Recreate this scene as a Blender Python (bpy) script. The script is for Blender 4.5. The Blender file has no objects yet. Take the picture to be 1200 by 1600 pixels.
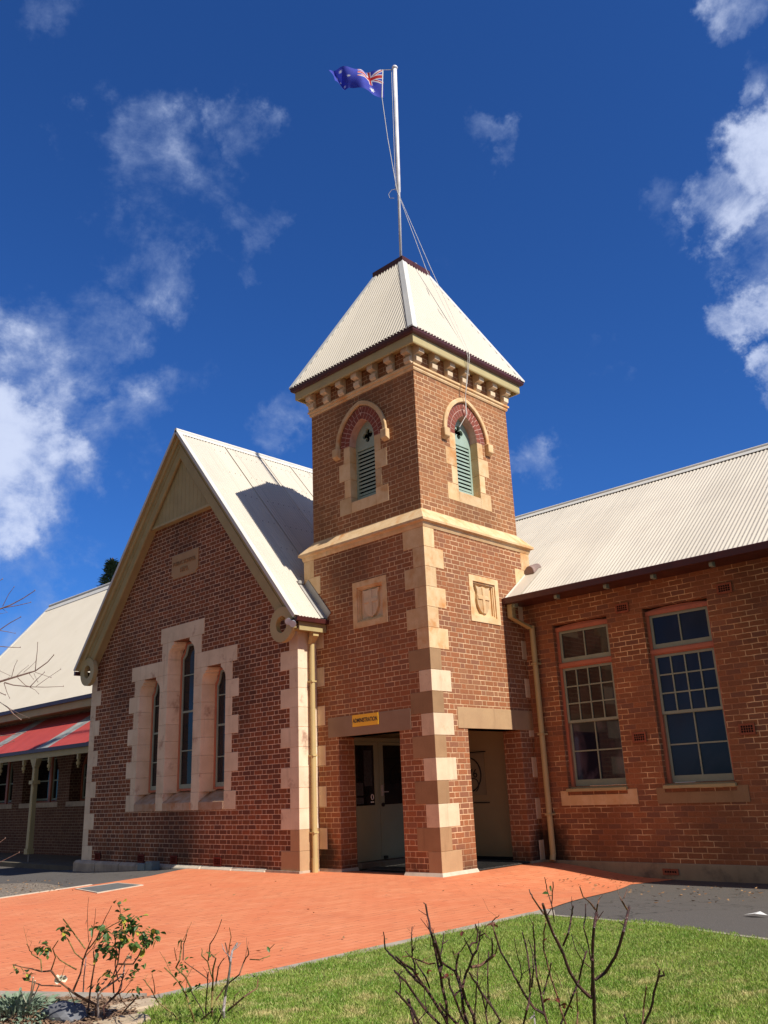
import bpy, bmesh, math, random
from mathutils import Vector, noise as mnoise
from mathutils.geometry import tessellate_polygon
R = math.radians
random.seed(7)
S = bpy.context.scene
COL = S.collection

# ------------------------------------------------------------------ camera
CAM = Vector((9.2335, -10.691, 1.29)); YAW, PITCH, ROLL, FPX = .7588, .3120, -.0422, 1343.27
FW = Vector((-math.sin(YAW)*math.cos(PITCH), math.cos(YAW)*math.cos(PITCH), math.sin(PITCH)))
RT = Vector((math.cos(YAW), math.sin(YAW), 0)); UP = RT.cross(FW)
RT2 = RT*math.cos(ROLL)+UP*math.sin(ROLL); UP2 = -RT*math.sin(ROLL)+UP*math.cos(ROLL)
cd = bpy.data.cameras.new('camera'); cam = bpy.data.objects.new('camera', cd); COL.objects.link(cam)
from mathutils import Matrix
M = Matrix((RT2, UP2, -FW)).transposed().to_4x4(); M.translation = CAM; cam.matrix_world = M
cd.sensor_fit = 'HORIZONTAL'; cd.sensor_width = 36; cd.lens = FPX/1200*36; cd.clip_end = 3000; cd.clip_start = .05
S.camera = cam
def ray(u, v): return FW+RT2*((u-600)/FPX)-UP2*((v-800)/FPX)
def PX(u, v, d): return CAM+ray(u, v)*d
def smooth(t): t = max(0, min(1, t)); return t*t*(3-2*t)
def gz(x, y): return -.2*smooth(x/2.2)*smooth((y+2.5)/4.5)-.17*smooth((-x-5.5)/5)-.17*smooth((-x-10.6)/3)
def GP(u, v):
    z = 0
    for _ in range(12):
        r = ray(u, v); t = (z-CAM.z)/r.z; p = CAM+r*t; z = gz(p.x, p.y)
    return (p.x, p.y)

# ------------------------------------------------------------------ materials
class NT:
    def __init__(s, name):
        s.m = bpy.data.materials.new(name); s.m.use_nodes = True; s.t = s.m.node_tree; s.b = s.t.nodes['Principled BSDF']
    def n(s, ty, **k):
        x = s.t.nodes.new(ty)
        for a, b in k.items(): setattr(x, a, b)
        return x
    def l(s, a, b): s.t.links.new(a, b)
    def put(s, sock, v):
        if v is None: return
        if isinstance(v, (int, float)): sock.default_value = v
        elif isinstance(v, (tuple, list)): sock.default_value = (*v, 1) if len(v) == 3 and sock.type == 'RGBA' else v
        else: s.l(v, sock)
    def M(s, op, a, b=None, c=None, clamp=False):
        x = s.n('ShaderNodeMath', operation=op, use_clamp=clamp)
        s.put(x.inputs[0], a)
        if b is not None: s.put(x.inputs[1], b)
        if c is not None: s.put(x.inputs[2], c)
        return x.outputs[0]
    def mix(s, f, a, b, bt='MIX'):
        x = s.n('ShaderNodeMix', data_type='RGBA', blend_type=bt)
        s.put(x.inputs[0], f); s.put(x.inputs[6], a); s.put(x.inputs[7], b); return x.outputs[2]
    def ss(s, v, lo, hi, a=0., b=1.):
        x = s.n('ShaderNodeMapRange', interpolation_type='SMOOTHSTEP'); s.put(x.inputs[0], v)
        x.inputs[1].default_value = lo; x.inputs[2].default_value = hi; x.inputs[3].default_value = a; x.inputs[4].default_value = b
        return x.outputs[0]
    def pos(s, sc=None):
        g = s.n('ShaderNodeNewGeometry'); s.geo = g
        if sc is None: return g.outputs['Position']
        v = s.n('ShaderNodeVectorMath', operation='MULTIPLY'); s.l(g.outputs['Position'], v.inputs[0]); v.inputs[1].default_value = sc
        return v.outputs[0]
    def noise(s, vec, scale, detail=4, rough=.55, dist=0):
        x = s.n('ShaderNodeTexNoise'); s.l(vec, x.inputs['Vector']); x.inputs['Scale'].default_value = scale
        x.inputs['Detail'].default_value = detail; x.inputs['Roughness'].default_value = rough; x.inputs['Distortion'].default_value = dist
        return x.outputs[0]
    def bump(s, h, st=.3, d=.01):
        x = s.n('ShaderNodeBump'); x.inputs['Strength'].default_value = st; x.inputs['Distance'].default_value = d
        s.l(h, x.inputs['Height']); s.l(x.outputs[0], s.b.inputs['Normal'])
    def fin(s, col, rough=.8, spec=.3, metal=0):
        s.put(s.b.inputs['Base Color'], col); s.put(s.b.inputs['Roughness'], rough)
        s.b.inputs['Specular IOR Level'].default_value = spec; s.b.inputs['Metallic'].default_value = metal
        return s.m

def simple(name, c1, c2=None, sc=6, rough=.7, spec=.3, stain=None, stc=1.2, st=(.55, .75), bump=.15, bsc=60, metal=0, jit=.12, stretch=None, bd=.004):
    n = NT(name); p = n.pos(stretch)
    c = n.mix(n.ss(n.noise(p, sc, 5), .3, .7), c1, c2 or tuple(v*.8 for v in c1))
    if stain: c = n.mix(n.ss(n.noise(p, stc, 6, .65), *st), c, stain)
    if bump >= .2 and bsc < 100 and rough >= .8:
        c = n.mix(n.ss(n.noise(p, 55, 3), .5, .8, 0, .35), c, tuple(v*.6 for v in c1))
        c = n.mix(n.ss(n.noise(n.pos((5, 5, .6)), 1.6, 5, .65), .52, .8, 0, .42), c, (c1[0]*.42, c1[1]*.38, c1[2]*.34))
    if jit:
        oi = n.n('ShaderNodeObjectInfo'); j = n.M('MULTIPLY_ADD', oi.outputs['Random'], jit*2, 1-jit)
        v = n.n('ShaderNodeHueSaturation'); n.l(j, v.inputs['Value']); n.l(c, v.inputs['Color']); c = v.outputs[0]
    if bump: n.bump(n.noise(p, bsc, 5), bump, bd)
    return n.fin(c, rough, spec, metal)

def brick(name, cols, mortar, h=.08625, st=.235, hd=.118, flemish=True, m=.0118, fade=0., dark=None, wob=.003, u0=0., zd=None, mortar2=None, spots=()):
    n = NT(name); P = n.pos(); g = n.geo
    sx = n.n('ShaderNodeSeparateXYZ'); n.l(P, sx.inputs[0]); sn = n.n('ShaderNodeSeparateXYZ'); n.l(g.outputs['True Normal'], sn.inputs[0])
    msk = n.M('GREATER_THAN', n.M('ABSOLUTE', sn.outputs[0]), n.M('ABSOLUTE', sn.outputs[1]))
    mx = n.n('ShaderNodeMix', data_type='FLOAT'); n.l(msk, mx.inputs[0]); n.l(sx.outputs[0], mx.inputs[2]); n.l(sx.outputs[1], mx.inputs[3])
    u = mx.outputs[0]
    w1 = n.M('MULTIPLY_ADD', n.noise(P, 9, 2), wob*2, -wob+u0); w2 = n.M('MULTIPLY_ADD', n.noise(n.pos((1, 1, 1.7)), 7, 2), wob*2, -wob)
    u = n.M('ADD', u, w1); z = n.M('ADD', sx.outputs[2], w2)
    zr = n.M('DIVIDE', z, h); row = n.M('FLOOR', zr); fz = n.M('SUBTRACT', zr, row)
    odd = n.M('FLOORED_MODULO', row, 2.)
    per = (st+hd) if flemish else st
    shift = .5 if not flemish else (st/2+hd/2)/per
    uu = n.M('ADD', n.M('DIVIDE', u, per), n.M('MULTIPLY', odd, shift))
    if not flemish:
        wn0 = n.n('ShaderNodeTexWhiteNoise', noise_dimensions='1D'); n.l(row, wn0.inputs['W']); uu = n.M('ADD', uu, n.M('MULTIPLY', wn0.outputs[0], .16))
    k = n.M('FLOOR', uu); f = n.M('SUBTRACT', uu, k)
    split = st/per if flemish else 1.
    isH = n.M('GREATER_THAN', f, split) if flemish else n.M('MULTIPLY', k, 0.)
    d = n.M('MINIMUM', f, n.M('SUBTRACT', 1., f))
    if flemish: d = n.M('MINIMUM', d, n.M('ABSOLUTE', n.M('SUBTRACT', f, split)))
    d = n.M('MULTIPLY', d, per); dz = n.M('MULTIPLY', n.M('MINIMUM', fz, n.M('SUBTRACT', 1., fz)), h)
    dd = n.M('MINIMUM', d, dz)
    dd = n.M('ADD', dd, n.M('MULTIPLY_ADD', n.noise(P, 70, 2), .004, -.002))
    mm = n.ss(dd, m/2-.0015, m/2+.002, 1., 0.)
    cv = n.n('ShaderNodeCombineXYZ'); n.l(n.M('ADD', k, n.M('MULTIPLY', isH, .37)), cv.inputs[0]); n.l(row, cv.inputs[1]); n.l(msk, cv.inputs[2])
    wn = n.n('ShaderNodeTexWhiteNoise', noise_dimensions='3D'); n.l(cv.outputs[0], wn.inputs['Vector'])
    cr = n.n('ShaderNodeValToRGB'); n.l(wn.outputs['Value'], cr.inputs[0]); e = cr.color_ramp.elements
    for i, (pp, c) in enumerate(cols):
        el = e[i] if i < 2 else e.new(pp)
        el.position = pp; el.color = (*c, 1)
    cr.color_ramp.interpolation = 'LINEAR'
    c = n.mix(n.ss(n.noise(P, 45, 4), .35, .75, 0, .45), cr.outputs[0], tuple(v*.55 for v in cols[0][1]))
    big = n.noise(P, .8, 5, .6)
    c = n.mix(n.ss(big, .4, .75, 0, .35), c, dark or tuple(v*.6 for v in cols[0][1]))
    mc = n.mix(n.ss(n.noise(P, 2.5, 4), .35, .65), mortar, mortar2 or tuple(v*.72 for v in mortar))
    if fade: mc = n.mix(n.ss(n.noise(P, 1.7, 3, .5), .42, .58, 0, fade), mc, cols[1][1])
    out = n.mix(mm, c, mc)
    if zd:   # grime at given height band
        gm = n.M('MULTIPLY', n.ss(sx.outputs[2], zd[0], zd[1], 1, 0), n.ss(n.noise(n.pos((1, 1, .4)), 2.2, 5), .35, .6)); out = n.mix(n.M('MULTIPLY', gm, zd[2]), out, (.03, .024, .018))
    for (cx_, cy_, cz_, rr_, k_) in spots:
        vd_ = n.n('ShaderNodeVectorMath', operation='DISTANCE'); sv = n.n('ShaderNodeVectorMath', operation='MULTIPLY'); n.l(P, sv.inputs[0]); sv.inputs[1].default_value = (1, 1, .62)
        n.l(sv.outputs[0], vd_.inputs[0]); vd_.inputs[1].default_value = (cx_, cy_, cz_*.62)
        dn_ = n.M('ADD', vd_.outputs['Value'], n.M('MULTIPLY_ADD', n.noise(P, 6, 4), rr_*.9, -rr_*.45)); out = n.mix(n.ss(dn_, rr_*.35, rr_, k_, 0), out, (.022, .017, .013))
    n.bump(n.M('ADD', n.M('MULTIPLY', n.M('SUBTRACT', 1., mm), 1.), n.M('MULTIPLY', n.noise(P, 60, 4), .5)), .7, .006)
    return n.fin(out, .9, .2)

MT = {}
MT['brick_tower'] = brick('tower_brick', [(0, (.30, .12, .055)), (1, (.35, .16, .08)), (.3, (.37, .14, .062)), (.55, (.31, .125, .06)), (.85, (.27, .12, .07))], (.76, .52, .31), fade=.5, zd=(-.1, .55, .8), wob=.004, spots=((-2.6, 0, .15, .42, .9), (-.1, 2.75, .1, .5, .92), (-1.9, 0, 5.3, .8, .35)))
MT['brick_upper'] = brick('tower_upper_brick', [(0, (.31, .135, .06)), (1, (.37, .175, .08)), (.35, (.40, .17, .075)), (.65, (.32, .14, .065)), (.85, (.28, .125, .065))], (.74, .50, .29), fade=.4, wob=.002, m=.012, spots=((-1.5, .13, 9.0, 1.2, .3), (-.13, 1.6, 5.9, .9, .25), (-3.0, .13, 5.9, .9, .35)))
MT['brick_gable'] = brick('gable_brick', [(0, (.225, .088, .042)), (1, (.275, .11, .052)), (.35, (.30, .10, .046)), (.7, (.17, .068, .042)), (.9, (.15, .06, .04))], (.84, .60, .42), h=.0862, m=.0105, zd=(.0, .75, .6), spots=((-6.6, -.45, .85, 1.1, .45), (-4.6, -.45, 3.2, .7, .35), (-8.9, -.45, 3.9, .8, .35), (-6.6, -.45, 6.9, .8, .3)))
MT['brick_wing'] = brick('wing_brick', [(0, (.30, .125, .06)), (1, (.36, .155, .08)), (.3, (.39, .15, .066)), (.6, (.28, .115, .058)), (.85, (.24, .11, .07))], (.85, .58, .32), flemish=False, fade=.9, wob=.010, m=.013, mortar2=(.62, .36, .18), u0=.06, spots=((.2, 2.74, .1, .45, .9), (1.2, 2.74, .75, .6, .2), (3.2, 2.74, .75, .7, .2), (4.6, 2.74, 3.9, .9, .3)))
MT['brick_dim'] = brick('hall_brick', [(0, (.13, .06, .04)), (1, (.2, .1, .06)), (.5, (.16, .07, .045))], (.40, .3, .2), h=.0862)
MT['sand_orange'] = simple('orange_sandstone', (.70, .51, .30), (.62, .41, .21), 5, .85, .2, stain=(.56, .26, .09), stc=2.2, st=(.5, .72), bump=.35, bsc=40, jit=.14)
MT['sand_brown'] = simple('brown_stone', (.36, .225, .12), (.31, .19, .10), 3, .85, .2, bump=.2, bsc=70, jit=.07)
MT['sand_tan'] = simple('tan_stone', (.47, .31, .17), (.42, .27, .15), 3, .85, .2, bump=.2, bsc=70, jit=.06)
MT['sand_pale'] = simple('pale_stone', (.72, .57, .39), (.64, .49, .33), 4, .85, .2, stain=(.50, .30, .15), stc=2.6, st=(.56, .76), bump=.3, bsc=45, jit=.1)
MT['paint_stone'] = simple('painted_stone', (.78, .64, .47), (.68, .54, .38), 3, .8, .25, stain=(.42, .27, .19), stc=2.4, st=(.56, .72), bump=.25, bsc=30, jit=.05)
MT['sill_stone'] = simple('stained_sill_stone', (.50, .36, .26), (.44, .26, .15), 6, .85, .2, stain=(.40, .2, .1), stc=3, st=(.5, .65), bump=.3, bsc=40)
MT['joint'] = simple('mortar_joint', (.2, .15, .11), None, 8, .95, .1, jit=0)
MT['arch_brick'] = simple('arch_brick', (.27, .075, .05), (.20, .06, .045), 9, .9, .2, bump=.3, jit=.1)
MT['arch_mortar'] = simple('arch_mortar', (.60, .40, .33), (.5, .3, .24), 8, .9, .2, jit=0)
MT['roof'] = simple('cream_corrugated_steel', (.60, .55, .46), (.57, .52, .43), 1.2, .5, .3, stain=(.52, .46, .37), stc=.9, st=(.6, .85), bump=.04, jit=0)
def roofmat(name, c1, c2, ax, sl):
    n = NT(name); P = n.pos(); sx = n.n('ShaderNodeSeparateXYZ'); n.l(P, sx.inputs[0]); a = sx.outputs[ax]; b = sx.outputs[1-ax]
    c = n.mix(n.ss(n.noise(P, 1.1, 5), .3, .7), c1, c2); st_ = (9, .5, .5) if ax == 0 else (.5, 9, .5)
    c = n.mix(n.ss(n.noise(n.pos(st_), 1.0, 4, .6), .5, .8, 0, .45), c, tuple(v*.72 for v in c1))
    sh = n.M('FLOOR', n.M('DIVIDE', a, .762)); wn = n.n('ShaderNodeTexWhiteNoise', noise_dimensions='1D'); n.l(sh, wn.inputs['W'])
    hs = n.n('ShaderNodeHueSaturation'); n.l(n.M('MULTIPLY_ADD', wn.outputs[0], .09, .95), hs.inputs['Value']); n.l(c, hs.inputs['Color']); c = hs.outputs[0]
    fa = n.M('ABSOLUTE', n.M('SUBTRACT', n.M('FRACT', n.M('DIVIDE', a, .762)), .5)); lap = n.ss(fa, .485, .495, 0, .35); c = n.mix(lap, c, tuple(v*.45 for v in c1))
    da = n.M('MULTIPLY', n.M('ABSOLUTE', n.M('SUBTRACT', n.M('FRACT', n.M('DIVIDE', a, .152)), .5)), .152); db = n.M('MULTIPLY', n.M('ABSOLUTE', n.M('SUBTRACT', n.M('FRACT', n.M('DIVIDE', b, sl)), .5)), sl)
    sc_ = n.ss(n.M('MAXIMUM', da, db), .008, .013, .75, 0); c = n.mix(sc_, c, (.2, .16, .12))
    return n.fin(c, .5, .3)
MT['roof_x'] = roofmat('wing_roof_steel', (.60, .55, .46), (.55, .50, .42), 0, .75)
MT['roof_y'] = roofmat('hall_roof_steel', (.60, .55, .46), (.56, .51, .43), 1, .6)
MT['cap'] = simple('roof_flashing', (.66, .64, .58), (.58, .57, .53), 2, .5, .4, bump=.05, jit=.04)
MT['flash'] = simple('grey_flashing', (.38, .36, .33), (.3, .29, .27), 3, .5, .5, bump=.05, jit=0)
MT['maroon'] = simple('maroon_gutter_paint', (.085, .022, .02), (.065, .018, .016), 4, .4, .4, bump=.03, jit=0)
MT['cream'] = simple('cream_timber_paint', (.47, .385, .19), (.43, .35, .17), 2.5, .55, .35, stain=(.30, .25, .15), stc=1.5, st=(.55, .8), bump=.08, bsc=25, jit=.03)
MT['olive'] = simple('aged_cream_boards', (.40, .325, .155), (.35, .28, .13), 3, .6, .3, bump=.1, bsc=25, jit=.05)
MT['pipe'] = simple('cream_downpipe_paint', (.52, .40, .18), (.47, .36, .17), 3, .45, .4, bump=.03, jit=0)
MT['sage'] = simple('sage_paint', (.30, .345, .26), (.26, .305, .23), 4, .5, .35, bump=.05, jit=.03)
MT['sage_pale'] = simple('faded_sage_paint', (.30, .36, .30), (.26, .31, .26), 4, .55, .35, bump=.05, jit=.03)
MT['louvre'] = simple('louvre_paint', (.33, .43, .36), (.29, .38, .32), 4, .5, .35, bump=.05, jit=0)
MT['salmon'] = simple('salmon_paint', (.50, .17, .095), (.42, .14, .08), 5, .5, .35, bump=.08, jit=.03)
MT['door'] = simple('door_paint', (.22, .24, .165), (.20, .22, .15), 2, .4, .4, bump=.03, jit=0)
MT['porchwall'] = simple('porch_render', (.30, .24, .13), (.27, .21, .115), 1.5, .7, .3, bump=.1, jit=0)
MT['black'] = simple('black_paint', (.012, .012, .012), None, 5, .4, .4, jit=0)
MT['dark'] = simple('dark_interior', (.012, .014, .018), None, 3, .8, .1, jit=0, bump=0)
MT['yellow'] = simple('yellow_sign_paint', (.95, .55, .02), (.93, .53, .02), 3, .4, .4, bump=0, jit=0)
MT['white'] = simple('white_paint', (.75, .75, .72), (.7, .7, .68), 5, .4, .4, bump=.02, jit=0)
MT['pole'] = simple('white_pole_paint', (.78, .77, .80), None, 5, .3, .5, bump=0, jit=0)
MT['cement'] = simple('cement_render', (.38, .30, .19), (.31, .24, .155), 2.2, .9, .2, stain=(.12, .10, .08), stc=1.6, st=(.5, .75), bump=.3, bsc=25, jit=0)
MT['plinthstone'] = simple('plinth_stone', (.52, .43, .32), (.38, .31, .24), 4, .9, .2, stain=(.2, .18, .16), stc=3, st=(.55, .75), bump=.5, bsc=18, jit=0)
MT['plinth_white'] = simple('painted_plinth', (.62, .54, .42), (.5, .43, .34), 4, .85, .2, stain=(.3, .26, .22), stc=4, st=(.6, .75), bump=.3, bsc=25, jit=0)
MT['terracotta'] = simple('terracotta', (.34, .11, .06), (.28, .09, .05), 8, .85, .2, bump=.2, jit=.05)
MT['terra_dark'] = simple('dark_red_vent', (.16, .03, .018), (.1, .02, .014), 8, .85, .2, jit=.05)
MT['greybox'] = simple('grey_metal_box', (.16, .20, .21), (.13, .165, .17), 4, .5, .4, jit=0)
MT['concrete'] = simple('kerb_concrete', (.40, .35, .28), (.30, .26, .21), 5, .9, .2, stain=(.2, .17, .14), stc=4, st=(.55, .75), bump=.3, bsc=50, jit=0)
MT['slab'] = simple('veranda_slab', (.16, .14, .105), (.12, .105, .08), 2, .9, .2, bump=.2, jit=0)
MT['pitcover'] = simple('pit_cover_steel', (.15, .155, .15), (.12, .125, .12), 8, .6, .4, bump=.3, bsc=80, jit=0)
MT['rock'] = simple('grey_rock', (.16, .165, .18), (.11, .115, .13), 6, .85, .3, bump=.6, bsc=14, jit=0)
MT['flagstone'] = simple('sandstone_edging', (.48, .38, .26), (.38, .29, .2), 6, .9, .2, bump=.5, bsc=20, jit=.06)
MT['redroof'] = simple('red_veranda_steel', (.34, .052, .042), (.29, .044, .036), 2, .45, .4, bump=.04, jit=0)
MT['clearroof'] = simple('translucent_sheet', (.16, .17, .17), (.28, .29, .27), 3, .35, .5, bump=.05, jit=0)
MT['mulchchip'] = simple('bark_chip', (.17, .095, .055), (.30, .2, .13), 9, .9, .2, jit=0)
MT['litter'] = simple('dead_leaf', (.32, .19, .09), (.14, .07, .035), 7, .8, .2, jit=0)
MT['bluepl'] = simple('bright_floodlight', (.45, .52, .62), None, 5, .3, .5, jit=0)
def stem_mat(name, a, b, c):
    n = NT(name); p = n.pos(); x = n.mix(n.ss(n.noise(p, 28, 4), .4, .6), a, b)
    x = n.mix(n.ss(n.noise(p, 90, 2), .66, .72, 0, .8), x, c); n.bump(n.noise(p, 120, 3), .5, .003); return n.fin(x, .75, .3)
MT['stem_dark'] = stem_mat('dark_rose_cane', (.075, .03, .024), (.035, .018, .016), (.42, .36, .32))
MT['stem_brown'] = stem_mat('brown_rose_cane', (.20, .10, .05), (.10, .05, .035), (.38, .3, .24))
MT['stem_green'] = stem_mat('olive_rose_cane', (.24, .19, .06), (.14, .09, .03), (.4, .33, .22))
MT['stem_grey'] = stem_mat('grey_cane', (.38, .33, .31), (.25, .21, .2), (.5, .46, .42))
MT['bark'] = stem_mat('bare_tree_bark', (.22, .15, .12), (.14, .09, .075), (.35, .28, .24))
MT['rope'] = simple('rope', (.66, .64, .6), None, 5, .8, .2, jit=0)

def leafmat(name, a, b, tr=.25, rough=.45):
    n = NT(name); p = n.pos(); c = n.mix(n.ss(n.noise(p, 7, 3), .35, .65), a, b)
    n.put(n.b.inputs['Base Color'], c); n.b.inputs['Roughness'].default_value = rough; n.b.inputs['Specular IOR Level'].default_value = .4
    t = n.n('ShaderNodeBsdfTranslucent'); n.l(c, t.inputs[0]); ms = n.n('ShaderNodeMixShader'); ms.inputs[0].default_value = tr
    n.l(n.b.outputs[0], ms.inputs[1]); n.l(t.outputs[0], ms.inputs[2]); n.l(ms.outputs[0], n.t.nodes['Material Output'].inputs[0]); return n.m
MT['leaf'] = leafmat('rose_leaf', (.045, .10, .022), (.08, .15, .03))
MT['leaf_yellow'] = leafmat('yellow_leaf', (.55, .42, .05), (.4, .4, .06))
MT['leaf_red'] = leafmat('red_leaf', (.22, .05, .03), (.15, .04, .025))
MT['leaf_silver'] = leafmat('silver_leaf', (.25, .31, .22), (.17, .24, .15), .15, .8)
MT['petal'] = leafmat('cream_petal', (.8, .77, .6), (.72, .66, .48), .3, .6)
MT['pine'] = leafmat('pine_needle', (.03, .055, .03), (.05, .08, .04), .1)

def glassmat(name, c1, c2, sc=1.2, rough=.04):
    n = NT(name); p = n.pos((1, 1, .6)); c = n.mix(n.ss(n.noise(p, sc, 3, .5, .6), .4, .65), c1, c2)
    n.bump(n.noise(p, 2.5, 2), .06, .02); return n.fin(c, rough, .28)
MT['glass_navy'] = glassmat('blue_blind_glass', (.011, .013, .024), (.02, .024, .04))
MT['glass_dark'] = glassmat('dark_glass', (.006, .006, .007), (.015, .014, .016))
MT['glass_brown'] = glassmat('brown_reflecting_glass', (.02, .014, .014), (.05, .035, .032), 2.0)
MT['glass_violet'] = glassmat('violet_blind_reflection_glass', (.012, .013, .024), (.075, .06, .085), 2.6)  # violet mottling paints blind and reflected tones into the pane colour
MT['glass_gable'] = glassmat('hall_window_glass', (.008, .009, .012), (.018, .017, .022), 1.0)

def ground_mats():
    # terracotta paving
    n = NT('terracotta_pavers'); P = n.pos(); sx = n.n('ShaderNodeSeparateXYZ'); n.l(P, sx.inputs[0])
    mp = n.n('ShaderNodeMapping'); mp.inputs['Rotation'].default_value = (0, 0, R(90)); n.l(P, mp.inputs[0])
    bt = n.n('ShaderNodeTexBrick'); n.l(mp.outputs[0], bt.inputs['Vector']); bt.inputs['Scale'].default_value = 1
    bt.inputs['Brick Width'].default_value = .232; bt.inputs['Row Height'].default_value = .116; bt.inputs['Mortar Size'].default_value = .004; bt.inputs['Mortar Smooth'].default_value = .3
    bt.inputs['Color1'].default_value = (.60, .20, .092, 1); bt.inputs['Color2'].default_value = (.66, .245, .118, 1); bt.inputs['Mortar'].default_value = (.44, .13, .06, 1)
    c = n.mix(n.ss(n.noise(P, 1.1, 5, .6), .35, .7, 0, .45), bt.outputs[0], (.60, .16, .07))
    c = n.mix(n.ss(n.noise(n.pos((1, .35, 1)), 5, 4, .6), .55, .75, 0, .4), c, (.74, .29, .16))
    gaps = n.M('MULTIPLY', bt.outputs['Fac'], n.ss(n.noise(P, 5.0, 3), .54, .6)); c = n.mix(n.M('MULTIPLY', gaps, .95), c, (.10, .035, .025))
    c = n.mix(n.ss(n.noise(P, 60, 3), .6, .8, 0, .25), c, (.45, .13, .07)); c = n.mix(n.ss(n.noise(P, .7, 6, .7), .5, .75, 0, .35), c, (.40, .125, .065)); c = n.mix(n.ss(n.noise(P, 2.3, 5, .7), .66, .74, 0, .45), c, (.30, .11, .07))
    n.bump(n.M('ADD', n.M('MULTIPLY', bt.outputs['Fac'], -1.), n.noise(P, 50, 3)), .3, .004); MT['pavers'] = n.fin(c, .85, .2)
    n = NT('asphalt'); P = n.pos(); c = n.mix(n.ss(n.noise(P, 130, 3), .35, .7), (.075, .068, .062), (.145, .132, .118))
    c = n.mix(n.ss(n.noise(P, 1.3, 5), .4, .7, 0, .6), c, (.10, .09, .08)); c = n.mix(n.ss(n.noise(P, 45, 2), .70, .74, 0, .5), c, (.3, .27, .23))
    v = n.n('ShaderNodeTexVoronoi', feature='DISTANCE_TO_EDGE'); v.inputs['Scale'].default_value = .55; wv = n.n('ShaderNodeVectorMath', operation='ADD'); n.l(P, wv.inputs[0]); nv = n.n('ShaderNodeTexNoise'); nv.inputs['Scale'].default_value = 2.5; n.l(P, nv.inputs['Vector']); n.l(nv.outputs['Color'], wv.inputs[1]); n.l(wv.outputs[0], v.inputs['Vector']); c = n.mix(n.ss(v.outputs['Distance'], .003, .010, .6, 0), c, (.025, .023, .02))
    n.bump(n.noise(P, 160, 3), .6, .006); MT['asphalt'] = n.fin(c, .85, .25)
    n = NT('lawn_soil'); P = n.pos(); c = n.mix(n.ss(n.noise(P, 14, 4), .35, .65), (.12, .16, .035), (.22, .2, .075)); n.bump(n.noise(P, 60, 3), .6, .01); MT['soil'] = n.fin(c, .95, .1)
    n = NT('mulch'); P = n.pos(); v = n.n('ShaderNodeTexVoronoi'); v.inputs['Scale'].default_value = 45; n.l(n.pos((1, 1.7, 1)), v.inputs['Vector'])
    c = n.mix(v.outputs['Color'], (.07, .04, .028), (.2, .13, .09)); n.bump(v.outputs['Distance'], 1, .02); MT['mulch'] = n.fin(c, .95, .1)
    n = NT('gravel'); P = n.pos(); v = n.n('ShaderNodeTexVoronoi'); v.inputs['Scale'].default_value = 38; n.l(P, v.inputs['Vector'])
    c = n.mix(v.outputs['Color'], (.10, .085, .07), (.36, .3, .24)); n.bump(v.outputs['Distance'], 1, .02); MT['gravel'] = n.fin(c, .95, .1)
    n = NT('grass_blade'); P = n.pos(); c = n.mix(n.ss(n.noise(P, 3.0, 5, .6), .35, .65), (.155, .30, .026), (.25, .38, .045))
    c = n.mix(n.ss(n.noise(P, 90, 2), .5, .66, 0, .9), c, (.52, .48, .18))
    sx = n.n('ShaderNodeSeparateXYZ'); n.l(P, sx.inputs[0])
    dry = n.ss(n.noise(P, 3.4, 6, .75), .48, .66); lf = n.ss(n.M('ADD', sx.outputs[1], n.M('MULTIPLY', sx.outputs[0], -.5)), -6.0, -8.3); c = n.mix(n.M('MULTIPLY', dry, n.M('ADD', n.M('MULTIPLY', lf, .85), .10)), c, (.62, .52, .23))
    n.put(n.b.inputs['Base Color'], c); n.b.inputs['Roughness'].default_value = .6
    t = n.n('ShaderNodeBsdfTranslucent'); n.l(c, t.inputs[0]); ms = n.n('ShaderNodeMixShader'); ms.inputs[0].default_value = .3
    n.l(n.b.outputs[0], ms.inputs[1]); n.l(t.outputs[0], ms.inputs[2]); n.l(ms.outputs[0], n.t.nodes['Material Output'].inputs[0]); MT['grass'] = n.m
ground_mats()

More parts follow.
